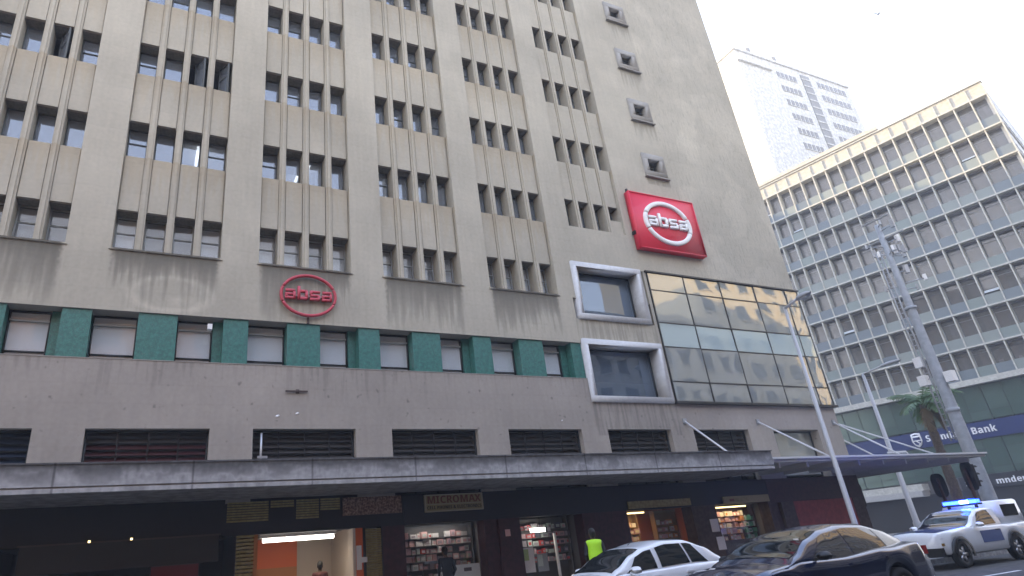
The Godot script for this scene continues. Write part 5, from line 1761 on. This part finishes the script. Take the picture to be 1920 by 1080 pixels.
# ---------------------------------------------------------------- scene
func _ready() -> void:
	# camera: level line of the street, lens axis a little left of the middle of the picture
	var cam := Camera3D.new()
	cam.name = "camera"
	cam.position = Vector3(5.7208, 1.55, 18.4105)
	cam.rotation = Vector3(0.40915, -0.456067, -0.091207)
	cam.projection = Camera3D.PROJECTION_FRUSTUM
	cam.near = 0.1
	cam.far = 1500.0
	cam.size = 0.1 * 1080.0 / 1170.095
	cam.frustum_offset = Vector2(0.1 * 130.95 / 1170.095, 0.0)
	add_child(cam)
	cam.current = true
	# sky and air
	var sky_m := ProceduralSkyMaterial.new()
	sky_m.sky_top_color = Color(0.57, 0.69, 0.91)
	sky_m.sky_horizon_color = Color(0.985, 0.97, 0.945)
	sky_m.sky_curve = 0.6
	sky_m.ground_bottom_color = Color(0.28, 0.27, 0.26)
	sky_m.ground_horizon_color = Color(0.55, 0.55, 0.55)
	sky_m.sky_energy_multiplier = 1.08
	sky_m.sun_angle_max = 1.0
	var sky := Sky.new()
	sky.sky_material = sky_m
	var env := Environment.new()
	env.background_mode = Environment.BG_SKY
	env.sky = sky
	env.tonemap_mode = Environment.TONE_MAPPER_LINEAR
	env.tonemap_exposure = 3.45
	env.fog_enabled = true
	env.fog_density = 0.002
	env.fog_light_color = Color(0.93, 0.95, 0.97)
	env.sdfgi_enabled = true
	env.ssao_enabled = true
	env.ssil_enabled = true
	var we := WorldEnvironment.new()
	we.name = "environment"
	we.environment = env
	add_child(we)
	# low sun from behind the tower, left of it
	var sun := DirectionalLight3D.new()
	sun.name = "sun"
	sun.light_energy = 1.6
	sun.light_color = Color(1.0, 0.87, 0.66)
	sun.light_angular_distance = 0.5
	sun.shadow_enabled = true
	add_child(sun)
	sun.look_at_from_position(Vector3.ZERO, Vector3(0.57, -0.21, 0.79), Vector3.UP)

	materials()
	ground()
	main_building()
	grid_block()
	pale_tower()
	# tall slab off to the left behind the tower: throws the shade over the lower storeys of the office block
	var t := thing("rear_slab_block", Vector3(22.0, 0, -75.0), "tall slab block standing behind the concrete office tower", "building")
	bx(t, "wall", 0, 44.0, 0, 45.2, 0, 20.0, M.stone_tan)
	bx(t, "parapet", -0.2, 44.2, 45.2, 45.8, -0.2, 20.2, M.stone_tan)
	opposite("brown brick building across the street behind the camera", -24.0, 27.0, 24.0, 19.0, M.brick_brown, 3.1, 3.4, false)
	opposite("tan stone building across the street with square windows", 28.0, 57.0, 24.0, 20.5, M.stone_tan, 2.6, 3.3, false)
	opposite("tall ochre ribbed building across the street", 58.0, 100.0, 26.0, 42.0, M.stone_ochre, 3.6, 3.5, true)
	bank_signs()
	steel_canopy()
	street_lamp(Vector3(28.1, 0.15, 3.26), 9.4, 1.2, 0.095, "tall grey street lamp in front of the glazed corner")
	street_lamp(Vector3(44.3, 0.15, -4.23), 9.5, 2.3, 0.15, "street lamp farther back, behind the steel canopy")
	mast()
	palm()
	traffic_signal(Vector3(39.0, 0.15, 1.7), 1.2, 2.85, 0.95, "black traffic light right of the lamp pole, nearer the mast")
	traffic_signal(Vector3(39.2, 0.15, 0.35), 2.2, 2.62, 0.8, "black traffic light on a rusty pole left of the other one")
	shops_stock()
	white_car()
	dark_car()
	police_truck()
	person(Vector3(16.8, 0.16, 3.6), 2.6, 1.80, 0.1, Color(0.02, 0.022, 0.03), Color(0.012, 0.014, 0.03), true, "person in a bright yellow green safety vest behind the white car")
	person(Vector3(13.75, 0.15, 0.75), PI, 1.72, 0.15, Color(0.010, 0.012, 0.022), Color(0.012, 0.012, 0.02), false, "person in dark clothes bending at the shop window with shelves of boxes")
	person(Vector3(10.6, 0.16, -1.3), 2.8, 1.62, 0.0, Color(0.10, 0.03, 0.03), Color(0.03, 0.03, 0.05), false, "person standing inside the bright orange shop")
	person(Vector3(37.2, 0.15, 2.6), 1.2, 1.74, 0.05, Color(0.02, 0.02, 0.025), Color(0.03, 0.03, 0.04), false, "dark clothed pedestrian at the corner left of the police pickup")
	bird()
